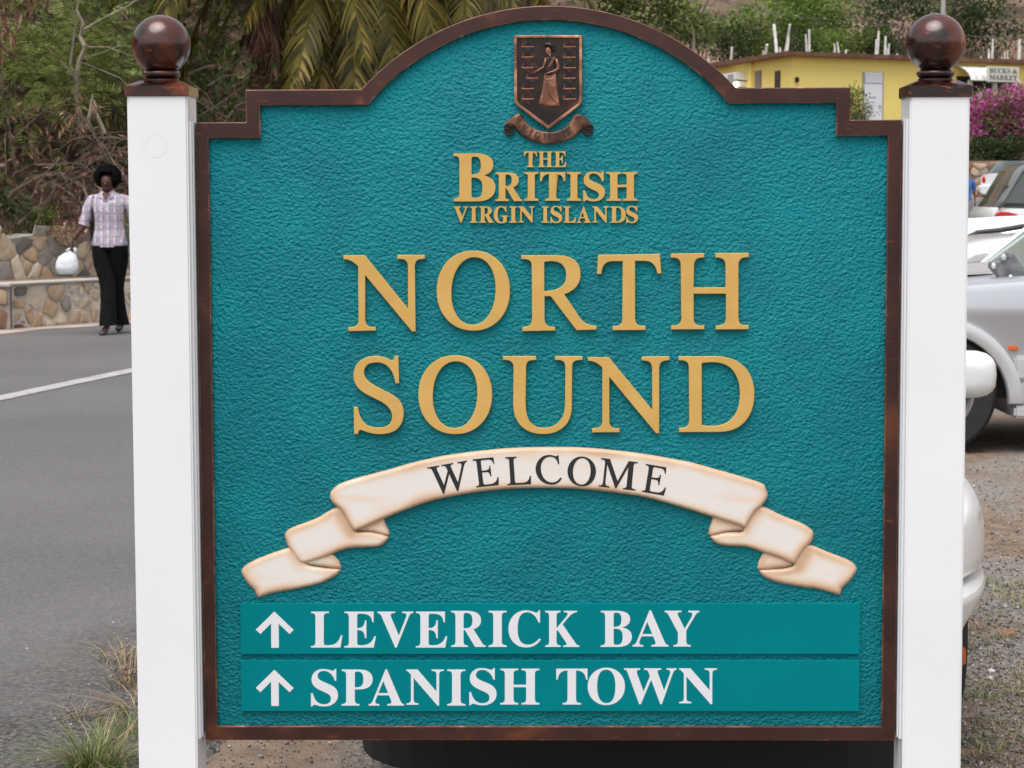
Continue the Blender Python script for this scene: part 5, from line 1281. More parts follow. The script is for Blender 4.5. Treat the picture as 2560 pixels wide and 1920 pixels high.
def wheel(parent, c, r=0.33, w=0.2, side=1, axis='x'):
    """wheel with tyre and rim; outer face looks towards side on the axis"""
    q = MB(); q.wheelrings([(-w / 2, r * .62), (-w / 2, r * .93), (-w * .38, r), (w * .38, r), (w / 2, r * .93), (w / 2, r * .64), (w * .3, r * .6)], 40, (0, 0, 0))
    t = q.mesh('wheel', [RUBBER], angle=40)
    q = MB(); q.wheelrings([(w * .25, r * .60), (w * .46, r * .64), (w * .47, r * .60), (w * .3, r * .54), (w * .12, r * .2), (w * .3, r * .15), (w * .3, .001)], 32, (0, 0, 0))
    for k in range(5):
        a = 2 * math.pi * k / 5; q.tube([(w * .3, r * .12 * math.cos(a), r * .12 * math.sin(a)), (w * .38, r * .58 * math.cos(a), r * .58 * math.sin(a))], r * .07, 5)
    rm = q.mesh('rim', [RIMM], angle=40)
    o = obj('wheel', t, parent); o.location = c; 
    if axis == 'x': o.rotation_euler = (0, 0, 0 if side > 0 else math.pi)
    else: o.rotation_euler = (0, 0, math.pi / 2 if side > 0 else -math.pi / 2)
    obj('rim', rm, o); return o
def smo(h, n=3):
    out = []
    for i in range(len(h) - 1):
        p0, p1, p2, p3 = h[max(0, i - 1)], h[i], h[i + 1], h[min(len(h) - 1, i + 2)]
        for q in range(n):
            t = q / n; out.append(tuple(0.5 * (2 * p1[k] + (p2[k] - p0[k]) * t + (2 * p0[k] - 5 * p1[k] + 4 * p2[k] - p3[k]) * t * t + (3 * p1[k] - p0[k] - 3 * p2[k] + p3[k]) * t ** 3) for k in (0, 1)))
    return out + [h[-1]]
def loft(mb, stations, mi=0, sm=True):
    """stations: (y, [(x, z), ...half outline from bottom centre to top centre]); mirrored in x"""
    RR = []
    for y, h in stations:
        if sm: h = smo(h)
        ring = [(x, y, z) for x, z in h] + [(-x, y, z) for x, z in reversed(h[1:-1])]
        RR.append(ring)
    return mb.rings(RR, True, mi)
# ---- the white car parked right behind the sign, nose towards the camera
CX = 0.412
car = empty('parked_car', (CX, 5.42, 0), 0, 'white car parked nose first directly behind the welcome sign', 'car', 'parked cars')
def sec(hw, zb, zt, crown, waist=None):
    w = waist or hw
    return [(0, zb), (hw * .9, zb), (hw * .975, zb + .012), (w * .998, zb + (zt - zb) * .28), (w, zb + (zt - zb) * .55), (w * .985, zb + (zt - zb) * .72), (w * .955, zt - .035), (w * .90, zt), (w * .45, zt + crown * .8), (0, zt + crown)]
def usec(w, zt, c):
    w += .018; return [(0, .508), (w - .04, .508), (w - .012, .514), (w - .002, .53), (w, .56), (w - .001, .60), (w - .006, .64), (w - .018, .675), (w - .036, zt - .022), (w - .062, zt - .006), (w - .10, zt + .002), (w * .6, zt + c * .5), (w * .3, zt + c * .9), (0, zt + c)]
def bsec(w, zb):
    w += .03; return [(0, zb), (w - .22, zb), (w - .14, zb + .03), (w - .10, zb + .06), (w - .066, zb + .095), (w - .038, zb + .135), (w - .017, zb + .175), (w - .004, .468), (w, .48), (w - .006, .492), (w - .03, .497), (0, .498)]
q = MB()
st = [(0.10, usec(.52, .66, .03)), (0.12, usec(.59, .67, .03)), (0.17, usec(.66, .685, .04)), (0.24, usec(.715, .70, .05)), (0.33, usec(.76, .71, .06)), (0.44, usec(.795, .72, .08)), (0.56, usec(.82, .725, .09)), (0.75, usec(.836, .73, .11)), (1.0, usec(.838, .76, .12)), (1.3, usec(.825, .82, .13)), (1.6, usec(.82, .87, .10)), (3.4, usec(.82, .90, .02)), (3.9, usec(.79, .88, .02)), (4.05, usec(.72, .82, .02))]
loft(q, st, sm=False); q.obj('body', [P_WHITE], car, angle=50)
q = MB()
st = [(0.0, bsec(.48, .27)), (0.015, bsec(.56, .26)), (0.05, bsec(.63, .255)), (0.10, bsec(.675, .255)), (0.17, bsec(.712, .26)), (0.26, bsec(.745, .27)), (0.38, bsec(.776, .28)), (0.52, bsec(.80, .29)), (0.66, bsec(.815, .30)), (0.70, bsec(.80, .31))]
loft(q, st, sm=False); q.obj('bumper', [P_WHITE], car, angle=50)
q = MB(); q.box(-.70, .70, .2, 3.9, .24, .50); q.obj('underbody', [PLAST], car)
q = MB(); q.rings([[(-.80, .34, z_), (-.79, .25, z_), (-.765, .17, z_), (-.72, .10, z_), (-.66, .05, z_), (-.58, .02, z_), (-.48, .005, z_), (.40, .01, z_), (.55, .08, z_), (.62, .30, z_)] for z_ in (.075, .30)]); q.box(-.72, .66, .16, 3.8, .15, .26); q.obj('under_car_shade', [M_DARKIN], car)  # added black solid standing in for the deep shade under the car's nose
q = MB(); loft(q, [(1.25, [(0, .86), (.70, .86), (.70, .88), (0, .9)]), (2.0, [(0, .86), (.72, .86), (.58, 1.36), (0, 1.40)]), (3.3, [(0, .86), (.72, .86), (.58, 1.38), (0, 1.42)]), (3.9, [(0, .86), (.66, .86), (.60, .92), (0, .93)])]); q.obj('windows', [GLASS], car, angle=30)
q = MB(); loft(q, [(1.95, [(0, 1.36), (.6, 1.33), (.58, 1.38), (0, 1.425)]), (3.35, [(0, 1.36), (.6, 1.35), (.58, 1.40), (0, 1.445)])]); q.obj('roof', [P_WHITE], car, angle=30)
for s in (-1, 1):
    q = MB(); q.box(s * .30, s * .60, .11, .2, .56, .66, b=.01) if s > 0 else q.box(-.60, -.30, .11, .2, .56, .66, b=.01); q.obj('headlight', [LAMPW], car)
    q = MB(); q.box(*(sorted((s * .70, s * .742))), .30, .42, .275, .325, b=.006); q.obj('side_marker', [LAMPO], car)
    # door mirror: rounded shell on a short arm
    q = MB(); RRm = []
    for y_, f in ((-.05, .35), (-.045, .75), (-.02, .95), (.03, 1), (.07, .97), (.08, .9)):
        ring = []
        for k in range(20):
            a = 2 * math.pi * k / 20; c_, s_ = math.cos(a), math.sin(a)
            ring.append((s * 1.015 + .115 * f * math.copysign(abs(c_) ** .62, c_), 1.80 + y_, .895 + .077 * f * math.copysign(abs(s_) ** .62, s_)))
        RRm.append(ring)
    q.rings(RRm); mr_ = q.obj('mirror', [P_WHITE], car, angle=50)
    q = MB(); q.tube([(s * .80, 1.86, .86), (s * .93, 1.84, .875)], .025, 8); q.obj('mirror_arm', [PLAST], mr_)
    for y_ in (.80, 3.2): wheel(car, (s * .70, y_, .30), .30, .18, s)
q = MB(); q.box(-.3, .3, -.03, .0, .36, .46, b=.005); q.obj('number_plate', [P_WHITE2], car)
q = MB(); q.box(-.42, .42, .085, .1, .57, .64, b=.01); q.obj('grille', [PLAST], car)

# ---- side-on vehicles built from a profile: local +x is the rear, nose at -x, near side on y = 0
def arc_seg(cx, cz, rx, rz, a0, a1, n=12):
    return [(cx + rx * math.cos(R(a0 + (a1 - a0) * k / n)), cz + rz * math.sin(R(a0 + (a1 - a0) * k / n))) for k in range(n + 1)]
def side_car(root, prof, width, paint, bev=0.05):
    me = flat_mesh('body', [prof], width, bev, paint, 35)
    for v in me.vertices: v.co.y += width
    return obj('body', me, root)
# silver off-roader, front wheel just right of the right post
D1 = 12.6
def at1(px, py, d=D1): p = P(px, py, d); return p.x, p.z
wx, wz = at1(2338, 1000); suv = empty('parked_suv', (wx, D1, 0), 0, 'silver off-road vehicle with flared wheel arch just right of the right post', 'car', 'parked cars')
def u1(px, py, d=D1): x, z = at1(px, py, d); return (x - wx, z)
arch = [(-a, b) for a, b in arc_seg(0, .30, .41, .385, 0, 0)]
prof = [(-.95, .32), (-.43, .24)] + arc_seg(0, .28, .42, .42, 185, 0, 16) + [(.43, .21), (2.35, .21)] + arc_seg(2.8, .28, .42, .42, 180, -5, 16) + [(3.6, .30), (3.62, 1.0), (3.5, 1.08), (.95, 1.06), (.62, .985), (.2, .955), (-.5, .90), (-.88, .80), (-1.0, .62)]
side_car(suv, prof, 1.66, P_SILVER, .06)
# flares
def ring_sector(cx, cz, r0, r1, a0, a1, n=18):
    return arc_seg(cx, cz, r1, r1, a0, a1, n) + arc_seg(cx, cz, r0, r0, a1, a0, n)
for cx_ in (0, 2.8):
    fl = flat_mesh('wheel_arch_flare', [ring_sector(cx_, .28, .40, .485, 178, 0 if cx_ == 0 else 2)], .07, .022, P_SILVER2, 40)
    o = obj('wheel_arch_flare', fl, suv); o.location.y = .015
for (z0_, z1_, yo, nm) in ((.415, .545, -.035, 'side_cladding'), (.285, .405, -.03, 'side_cladding'), (.205, .275, -.05, 'side_step')):
    q = MB(); xs0 = .43; q.box(xs0, 2.34, yo, .05, z0_, z1_, b=.014); q.obj(nm, [P_SILVER2], suv)
mx0, mz0 = u1(2532, 870); q = MB(); q.box(mx0 - .028, mx0 + .028, -.012, .02, mz0 - .014, mz0 + .014, b=.006); q.obj('side_marker', [LAMPO], suv)
q = MB(); q.box(-.9, 3.4, .12, 1.54, .30, .62); q.obj('underbody', [PLAST], suv)
for cx_ in (0, 2.8):
    for y_, sd in ((.10, -1), (1.56, 1)):
        o = wheel(suv, (cx_, y_, .345), .345, .23, sd, 'y'); o.rotation_euler = (0, 0, math.pi / 2 if sd > 0 else -math.pi / 2)
# bonnet crease strip, cowl, windscreen, pillars
q = MB(); V_ = []
q.add([(-.8, .03, .80), (.95, .03, .99), (.95, .75, 1.04), (-.8, .75, .87), (-.8, 1.6, .80), (.95, 1.6, .99)], [(0, 1, 2, 3), (3, 2, 5, 4)]); q.obj('bonnet', [P_SILVER], suv)
COWL = mat('grey cowl plastic', (.07, .07, .075), .3, col2=(.20, .20, .205), scale=16, bump=.6, bscale=30, spec=.6)
cw = [P(px, py, 12.95) - Vector((wx, D1, 0)) for px, py in ((2470, 668), (2473, 655), (2498, 646), (2514, 633), (2532, 634), (2545, 652), (2575, 690), (2575, 704), (2519, 710), (2497, 698))]
o = obj('cowl', flat_mesh('cowl', [[(a.x, a.z) for a in cw]], .06, .02, COWL), suv); o.location.y = .38
for px, py, r_ in ((2484, 665, .014), (2509, 643, .016), (2526, 692, .012)):
    a = P(px, py, 12.9) - Vector((wx, D1, 0)); q = MB(); q.ell(tuple(a), (r_, .02, r_ * 1.3), 10, 6); q.obj('cowl_glint', [LAMPW], suv, smooth=True)  # pale ellipsoids modelled in place of bright highlights on the cowl
q = MB(); q.add([(.55, .10, .985), (.55, 1.5, 1.0), (1.25, 1.40, 1.55), (1.25, .22, 1.55)], [(0, 1, 2, 3)]); q.obj('windscreen', [GLASSG], suv)
q = MB(); q.tube([(.53, .09, .98), (1.24, .2, 1.56)], .022, 6); q.obj('pillar', [P_SILVER], suv); q = MB(); q.tube([(.53, 1.5, .98), (1.24, 1.42, 1.56)], .022, 6); q.obj('pillar', [P_SILVER], suv)
for (a_, b_) in ((1.0, 2.0), (2.1, 3.2)):
    q = MB(); q.add([(a_, .03, 1.07), (b_, .03, 1.07), (b_ - .05, .14, 1.55), (a_ + .28, .14, 1.55)], [(0, 1, 2, 3)]); q.obj('window', [GLASS], suv)
q = MB(); q.box(1.2, 3.4, .12, 1.5, 1.555, 1.66, b=.04); q.obj('roof', [P_SILVER], suv)
q = MB(); q.box(1.0, 3.5, .16, 1.48, 1.04, 1.56); q.obj('cabin', [PLAST], suv)

# ---- white hatch bonnet with clear headlamp behind the off-roader
def px_car(name, d, label, cat='car'):
    x = P(2500, 600, d).x; r = empty(name, (x, d, 0), 0, label, cat, 'parked cars')
    def u(px, py, dd=0): p = P(px, py, d + dd); return (p.x - x, dd, p.z)
    return r, u
w1, u = px_car('parked_car', 17.0, 'white car with a clear wraparound headlamp behind the silver off-roader')
prof = [u(px, py) for px, py in ((2300, 800), (2270, 700), (2330, 655), (2400, 629), (2440, 616), (2500, 603), (2560, 596), (2700, 590), (2960, 592), (2980, 800))]
side_car(w1, [(a[0], a[2]) for a in prof], 1.6, P_WHITE2, .05)
hl = [u(px, py, -.02) for px, py in ((2395, 662), (2412, 650), (2440, 634), (2464, 630), (2471, 634), (2477, 648), (2440, 656))]
o = obj('headlight', flat_mesh('headlight', [[(a[0], a[2]) for a in hl]], .03, .008, LAMPW), w1); o.location.y = -.002
q = MB(); a = u(2640, 560); q.box(.7, 2.2, .15, 1.45, prof[6][2], prof[6][2] + .32, b=.05); q.obj('cabin', [GLASS], w1)
for xo in (-.35, 1.9): wheel(w1, (xo, .1, .3), .3, .2, -1, 'y').rotation_euler = (0, 0, -math.pi / 2)
for k, (px, py) in enumerate(((2424, 660), (2426, 692))):
    p_ = P(px, py, 13.3); q = MB(); 
# far half of the silver bonnet seen above the wing
q = MB(); pts_ = [P(2330, 668, 13.9), P(2480, 652, 13.9), P(2484, 684, 13.2), P(2330, 692, 13.2)]; q.add([tuple(Vector(p_) - Vector((wx, D1, 0))) for p_ in pts_], [(0, 1, 2, 3)]); q.obj('bonnet_scoop', [P_SILVER2], suv)

# ---- white pickup with a chrome rail along its covered bed
w2, u = px_car('parked_pickup', 22.0, 'long white vehicle with a dark chrome rail behind the headlamp car')
tp = [u(px, py) for px, py in ((2240, 760), (2240, 600), (2330, 592), (2440, 586), (2520, 580), (2760, 566), (3000, 560), (3000, 760))]
side_car(w2, [(a[0], a[2]) for a in tp], .3, P_WHITE, .05)
tp2 = [u(px, py, 2.4) for px, py in ((2240, 740), (2240, 560), (2330, 550), (2440, 545), (2500, 541), (2600, 536), (2760, 532), (3000, 530), (3000, 740))]
A1 = [Vector(a) for a in tp[1:7]]; A2 = [Vector(a) for a in tp2[1:8]]
q = MB(); n1 = [tp[1], tp[2], tp[3], tp[4], tp[5], tp[6]]; n2 = [tp2[1], tp2[2], tp2[3], tp2[4], tp2[6], tp2[7]]
mid = [((a[0] + b[0]) / 2, (a[1] + b[1]) / 2, (a[2] + b[2]) / 2 + .05) for a, b in zip(n1, n2)]
V_ = list(n1) + mid + list(n2); q.add(V_, [(i, i + 1, i + 7, i + 6) for i in range(5)] + [(6 + i, 7 + i, 13 + i, 12 + i) for i in range(5)]); q.obj('bonnet', [mat('matt white bonnet', (.76, .77, .79), .6, spec=.2)], w2, smooth=True)
q = MB(); pts_ = [u(2415, 632, -.3), u(2424, 606, -.3), u(2444, 596, -.3), u(2500, 590, -.3), u(2560, 580, -.3), u(2700, 566, -.3)]; q.tube(pts_, [.035, .04, .04, .04, .04, .04], 8); q.obj('rail', [CHROME], w2, smooth=True)
q = MB(); q.tube([(a[0], a[1] + .03, a[2] + .05) for a in pts_[1:]], .03, 6); q.obj('rail_strip', [PLAST], w2)
for xo in (-.6, 2.2): wheel(w2, (xo, -.02, .33), .33, .22, -1, 'y').rotation_euler = (0, 0, -math.pi / 2)

# ---- white hatchback seen from behind: red lamp strip, sloping dark glass
w3, u = px_car('parked_car', 31.0, 'white hatchback with a slim red tail lamp and large dark sloping window')
tp = [u(px, py) for px, py in ((2484, 640), (2481, 550), (2484, 532), (2496, 519), (2560, 521), (2760, 523), (2780, 640))]
side_car(w3, [(a[0], a[2]) for a in tp], 1.6, P_WHITE, .05)
gl = [u(px, py) for px, py in ((2497, 519), (2512, 500), (2532, 466), (2554, 430), (2575, 412), (2640, 404), (2740, 404), (2790, 523))]
me_ = flat_mesh('windows', [[(a[0], a[2]) for a in gl]], 1.45, .04, GLASS, 35)
for v in me_.vertices: v.co.y += 1.5
obj('windows', me_, w3)
q = MB(); q.tube([tuple(Vector(u(px, py, -.03))) for px, py in ((2495, 519), (2511, 499), (2531, 465), (2553, 429), (2574, 410), (2640, 402), (2740, 402))], .035, 6); q.obj('window_pillar', [mat('grey pillar', (.16, .17, .17), .4)], w3, smooth=True)
tl3 = [u(px, py, -.03) for px, py in ((2485, 541), (2490, 532), (2502, 529), (2520, 530), (2546, 536), (2530, 539), (2505, 541))]
o = obj('tail_lamp', flat_mesh('tail_lamp', [[(a[0], a[2]) for a in tl3]], .05, .01, LAMPR), w3)
for xo in (.5, 2.9): wheel(w3, (xo - .2, .1, .3), .3, .2, -1, 'y').rotation_euler = (0, 0, -math.pi / 2)

# ---- white saloon on the far road, rear towards the camera
gz = float(hgt(17.2, 78)) + .02; x4 = P(2509, 500, 78).x
w4 = empty('parked_car', (x4, 78, gz), R(-26), 'distant white saloon seen from behind with a yellow number plate', 'car', 'parked cars')
q = MB(); loft(q, [(-.05, [(0, .28), (.55, .28), (.78, .34), (.80, .5), (.79, .56), (0, .57)]), (.05, [(0, .24), (.6, .24), (.82, .3), (.84, .5), (.83, .6), (0, .6)]), (.5, [(0, .24), (.6, .24), (.83, .3), (.84, .5), (.83, .6), (0, .6)])]); q.obj('bumper', [P_WHITE], w4, angle=35)
q = MB(); loft(q, [(0.03, [(0, .58), (.72, .58), (.78, .7), (.72, .93), (0, .97)]), (.3, [(0, .58), (.78, .58), (.84, .72), (.76, .97), (0, 1.0)]), (3.9, [(0, .3), (.78, .3), (.84, .6), (.72, .84), (0, .88)]), (4.2, [(0, .3), (.7, .3), (.74, .5), (.6, .7), (0, .72)])]); q.obj('body', [P_WHITE], w4, angle=35)
q = MB(); loft(q, [(.5, [(0, .95), (.70, .95), (.69, .97), (0, .99)]), (1.25, [(0, .95), (.72, .95), (.56, 1.38), (0, 1.42)]), (2.3, [(0, .95), (.72, .95), (.56, 1.38), (0, 1.42)]), (3.1, [(0, .9), (.70, .9), (.66, .93), (0, .94)])]); q.obj('windows', [GLASS], w4, angle=30)
for s in (-1, 1):
    q = MB(); q.ell((s * .70, .07, .78), (.10, .06, .17), 12, 8); q.obj('tail_lamp', [LAMPR], w4, smooth=True)
    for y_ in (.75, 3.2): wheel(w4, (s * .72, y_, .3), .3, .18, s)
q = MB(); q.box(-.28, .28, -.0, .03, .62, .78, b=.004); pl4 = q.obj('number_plate', [M_WHITE], w4); q = MB(); q.box(-.08, .14, -.012, -.001, .63, .77); q.obj('plate_face', [mat('yellow plate', (.55, .48, .03), .5)], pl4)
q = MB(); q.box(-.4, .4, -.06, -.04, .30, .38, b=.01); q.obj('exhaust_recess', [PLAST], w4)

# ================================================================== people
SKIN = mat('dark brown skin', (0.075, 0.030, 0.018), 0.5, col2=(0.10, 0.042, 0.026), scale=20, spec=0.4)
HAIR = mat('black curly hair', (0.004, 0.003, 0.003), 0.9, spec=0.15, bump=1.0, bscale=90, bdist=0.02)
TROU = mat('black trousers', (0.004, 0.004, 0.0045), 0.9, spec=0.15, col2=(0.007, 0.007, 0.0075), scale=8, bump=0.4, bscale=16, bdist=0.01)
DARKSHOE = mat('dark shoe leather', (0.035, 0.03, 0.032), 0.3)
BAGW = mat('white plastic bag', (0.80, 0.81, 0.84), 0.4, bump=0.7, bscale=12, bdist=0.03, trans=0.15)
BLACKBAG = mat('black handbag', (0.008, 0.008, 0.010), 0.5)
def plaid():
    m, n, l = nt('pink and grey checked shirt'); b = n['Principled BSDF']; tc = n.new('ShaderNodeTexCoord'); sp = n.new('ShaderNodeSeparateXYZ'); 
    nz = n.new('ShaderNodeTexNoise'); nz.inputs['Scale'].default_value = 6; l.new(tc.outputs['Object'], nz.inputs[0])
    mxv = n.new('ShaderNodeMix'); mxv.data_type = 'RGBA'; mxv.blend_type = 'ADD'; mxv.inputs[0].default_value = 0.04
    l.new(tc.outputs['Object'], mxv.inputs[6]); l.new(nz.outputs[1], mxv.inputs[7]); l.new(mxv.outputs[2], sp.inputs[0])
    prev = None; base = (0.56, 0.54, 0.63)
    cur = None
    for ax, fr, ph, colr, thr in ((0, 95, 0.0, (0.44, 0.24, 0.30), .62), (0, 95, 2.2, (0.22, 0.19, 0.27), .62), (2, 62, 0.0, (0.50, 0.40, 0.46), .85), (2, 80, 2.6, (0.32, 0.29, 0.36), .8)):
        ma = n.new('ShaderNodeMath'); ma.operation = 'MULTIPLY_ADD'; l.new(sp.outputs[ax], ma.inputs[0]); ma.inputs[1].default_value = fr; ma.inputs[2].default_value = ph
        si = n.new('ShaderNodeMath'); si.operation = 'SINE'; l.new(ma.outputs[0], si.inputs[0])
        mr = n.new('ShaderNodeMapRange'); l.new(si.outputs[0], mr.inputs['Value']); mr.inputs['From Min'].default_value = thr - .25; mr.inputs['From Max'].default_value = thr + .15; mr.inputs['To Max'].default_value = .75
        mx = n.new('ShaderNodeMix'); mx.data_type = 'RGBA'; l.new(mr.outputs[0], mx.inputs[0]); mx.inputs[7].default_value = c4(colr)
        if cur is None: mx.inputs[6].default_value = c4(base)
        else: l.new(cur, mx.inputs[6])
        cur = mx.outputs[2]
    l.new(cur, b.inputs['Base Color']); b.inputs['Roughness'].default_value = .8
    t2 = n.new('ShaderNodeTexNoise'); t2.inputs['Scale'].default_value = 14; t2.inputs['Detail'].default_value = 3; l.new(tc.outputs['Object'], t2.inputs[0])
    bp = n.new('ShaderNodeBump'); bp.inputs['Strength'].default_value = .6; bp.inputs['Distance'].default_value = .03; l.new(t2.outputs[0], bp.inputs['Height']); l.new(bp.outputs[0], b.inputs['Normal'])
    return m
M_PLAID = plaid()
def skin_body(name, joints, edges, root_i, m, parent, sub=2):
    me = bpy.data.meshes.new(name); me.from_pydata([j[:3] for j in joints], edges, []); o = bpy.data.objects.new(name, me); COL.objects.link(o)
    md = o.modifiers.new('s', 'SKIN'); md.use_smooth_shade = True
    for i, j in enumerate(joints):
        r_ = j[3] if isinstance(j[3], tuple) else (j[3], j[3]); me.skin_vertices[0].data[i].radius = r_; me.skin_vertices[0].data[i].use_root = (i == root_i)
    o.modifiers.new('u', 'SUBSURF').levels = sub
    bpy.context.view_layer.update(); new = bpy.data.meshes.new_from_object(o.evaluated_get(bpy.context.evaluated_depsgraph_get()))
    bpy.data.objects.remove(o); bpy.data.meshes.remove(me); new.name = name; new.materials.clear(); new.materials.append(m); new.shade_smooth()
    return obj(name, new, parent)
def ering(c, rx, ry, n=20, tilt=0.0, tw=0.0, wob=0.0, g=None, sq=1.0):
    out = []
    for k in range(n):
        a = 2 * math.pi * k / n; cc, ss = math.cos(a), math.sin(a)
        r = 1 + (wob * math.sin(5 * a + tw) if wob else 0)
        out.append((c[0] + rx * r * math.copysign(abs(cc) ** sq, cc), c[1] + ry * r * math.copysign(abs(ss) ** sq, ss), c[2] + tilt * cc))
    return out
def make_person(name, base, rz, label, shirt, trou, shoe, hair=True, bag=True, skin=SKIN, fem=True):
    root = empty(name, base, rz, label, 'person')
    # x: image right, -y towards the camera. Right arm of the person (viewer's left) swings out and carries the bag
    J = [(0.0, 0.0, .95, (.12, .09)), (0.0, 0.0, 1.12, (.105, .08)), (0, 0, 1.30, (.13, .085)), (0, -.005, 1.40, (.06, .055)), (0, -.02, 1.45, (.043, .045)), (0, -.05, 1.51, (.068, .08)), (0, -.045, 1.625, (.08, .095)),
         (-.165, 0, 1.39, .05), (-.215, -.01, 1.22, .042), (-.255, -.03, 1.10, .036), (-.315, -.06, 1.02, .031), (-.352, -.09, .955, .023),
         (.165, 0, 1.39, .05), (.22, .03, 1.22, .042), (.245, .05, 1.10, .035), (.25, .02, .98, .03), (.245, -.03, .88, .022),
         (-.075, .0, .86, .085), (-.012, -.06, .50, .058), (-.005, -.10, .28, .05), (-.01, -.12, .085, .033), (-.02, -.18, .035, (.032, .022)), (-.03, -.25, .018, (.026, .014)),
         (.09, .03, .86, .085), (.05, .07, .50, .058), (.045, .14, .28, .05), (.055, .22, .12, .033), (.05, .17, .05, (.032, .022)), (.05, .11, .022, (.026, .014))]
    E_ = [(0, 1), (1, 2), (2, 3), (3, 4), (4, 5), (5, 6), (2, 7), (7, 8), (8, 9), (9, 10), (10, 11), (2, 12), (12, 13), (13, 14), (14, 15), (15, 16), (0, 17), (17, 18), (18, 19), (19, 20), (20, 21), (21, 22), (0, 23), (23, 24), (24, 25), (25, 26), (26, 27), (27, 28)]
    body = skin_body('body', J, E_, 0, skin, root)
    # hands: palm and five curled digits
    for hx, hy, hz, sg in ((-.362, -.10, .925, 1), (.244, -.04, .84, -1)):
        q = MB(); q.ell((hx, hy, hz - .01), (.018, .032, .042), 12, 8); 
        for k, (oy, ln) in enumerate(((-.026, .060), (-.009, .070), (.009, .066), (.025, .052))):
            q.tube([(hx, hy + oy, hz - .035), (hx - .004 * sg, hy + oy, hz - .035 - ln * .5), (hx + .012 * sg, hy + oy, hz - .035 - ln * .85), (hx + .028 * sg, hy + oy, hz - .035 - ln * .75)], [.009, .0085, .008, .006], 6)
        q.tube([(hx, hy - .03, hz + .005), (hx + .012 * sg, hy - .048, hz - .025), (hx + .02 * sg, hy - .04, hz - .05)], [.010, .009, .007], 6)
        q.obj('hand', [skin], root, smooth=True)
    # face
    q = MB(); q.tube([(0, -.122, 1.545), (0, -.142, 1.518), (0, -.142, 1.510)], [.008, .012, .014], 8); q.obj('nose', [skin], body, smooth=True); q = MB(); q.ell((0, -.124, 1.478), (.024, .010, .009), 10, 6)
    q.obj('lips', [skin], body, smooth=True)
    for s in (-1, 1): q = MB(); q.ell((s * .072, -.03, 1.53), (.010, .018, .028), 8, 6); q.obj('ear', [skin], body, smooth=True)
    q = MB()
    for s in (-1, 1): q.ell((s * .027, -.118, 1.538), (.014, .008, .007), 8, 6)
    q.obj('eyes', [bpy.data.materials.get('eye') or mat('eye', (.02, .015, .012), .3)], body, smooth=True)
    if hair:
        g = np.random.default_rng(2); bm = bmesh.new(); bmesh.ops.create_icosphere(bm, subdivisions=4, radius=1)
        for v in bm.verts:
            d = v.co.normalized(); w = 1 + .05 * math.sin(d.x * 17 + d.z * 11) * math.sin(d.y * 15 + d.z * 7) + .03 * math.sin(d.x * 41) * math.sin(d.z * 37 + d.y * 29)
            x = d.x * .132 * w * (1.0 + .10 * max(0, -d.z)); z = d.z * .122 * w; y = d.y * .12 * w
            if d.y < -.15 and d.z < .32 and abs(d.x) < .52: y = max(y, -.02)       # opening for the face
            v.co = Vector((x, y - .02, z + 1.595))
        me = bpy.data.meshes.new('hair'); bm.to_mesh(me); bm.free(); me.materials.append(HAIR); me.shade_smooth(); ho = obj('hair', me, root)
        u = g.normal(0, 1, (2600, 3)); u /= np.linalg.norm(u, axis=1, keepdims=True); u = u[~((u[:, 1] < -.12) & (u[:, 2] < .34) & (np.abs(u[:, 0]) < .54))]
        pp_ = u * np.array([.135, .12, .124]) * g.uniform(.92, 1.03, (len(u), 1)) + np.array([0, -.02, 1.595]); Vh, Fh = scatter(*DRYL, pp_, rot_mats(len(u), 3, g), g.uniform(.015, .035, len(u))); obj('curls', np_mesh('curls', [(Vh, Fh, 0)], [HAIR]), ho)
    else:
        q = MB(); q.ell((0, .0, 1.635), (.083, .098, .075), 16, 10); q.obj('hair', [HAIR], root, smooth=True)
    # shirt
    q = MB()
    q.rings([ering((0, .0, .885), .180, .135, tilt=-.0, wob=.03), ering((0, 0, .93), .182, .138, wob=.03), ering((0, 0, 1.00), .165, .125, wob=.02, tw=1), ering((0, 0, 1.09), .148, .112, wob=.015), ering((0, -.005, 1.18), .150, .122), ering((0, -.012, 1.27), .163, .13), ering((0, -.005, 1.35), .172, .112), ering((0, 0, 1.405), .160, .088), ering((0, .0, 1.425), .105, .07), ering((0, .005, 1.445), .068, .058)], cap=False)
    sh_ = q.obj('shirt', [shirt], root, smooth=True)
    q = MB()
    for s, pts in ((-1, [(-.115, 0, 1.375), (-.165, 0, 1.36), (-.212, -.005, 1.28), (-.232, -.015, 1.19), (-.262, -.028, 1.105)]), (1, [(.115, 0, 1.375), (.165, 0, 1.36), (.222, .015, 1.28), (.238, .035, 1.19), (.25, .05, 1.11)])):
        q = MB(); q.tube(pts, [.048, .060, .056, .053, .052], 14, cap=False); q.obj('sleeve', [shirt], sh_, smooth=True)
    q = MB()
    for s in (-1, 1): q.add([(s * .004, -.128, 1.345), (s * .075, -.105, 1.40), (s * .070, -.045, 1.465), (s * .03, -.085, 1.44)], [(0, 1, 2, 3)] if s > 0 else [(3, 2, 1, 0)])
    q.obj('collar', [shirt], sh_)
    q = MB(); q.add([(-.045, -.105, 1.43), (.045, -.105, 1.43), (.0, -.134, 1.35)], [(0, 2, 1)]); q.obj('neckline', [skin], body)
    if fem:
        q = MB(); q.box(.035, .095, -.146, -.140, 1.335, 1.352); q.obj('name_tag', [M_WHITEV], sh_)
    # trousers: hips then two flared legs
    q = MB(); q.rings([ering((0, 0, 1.0), .150, .105), ering((0, 0, .94), .170, .122), ering((0, 0, .87), .180, .128), ering((.005, 0, .84), .165, .10)])
    hips = q.obj('trousers', [trou], root, smooth=True)
    fl = 1.0 if fem else .8
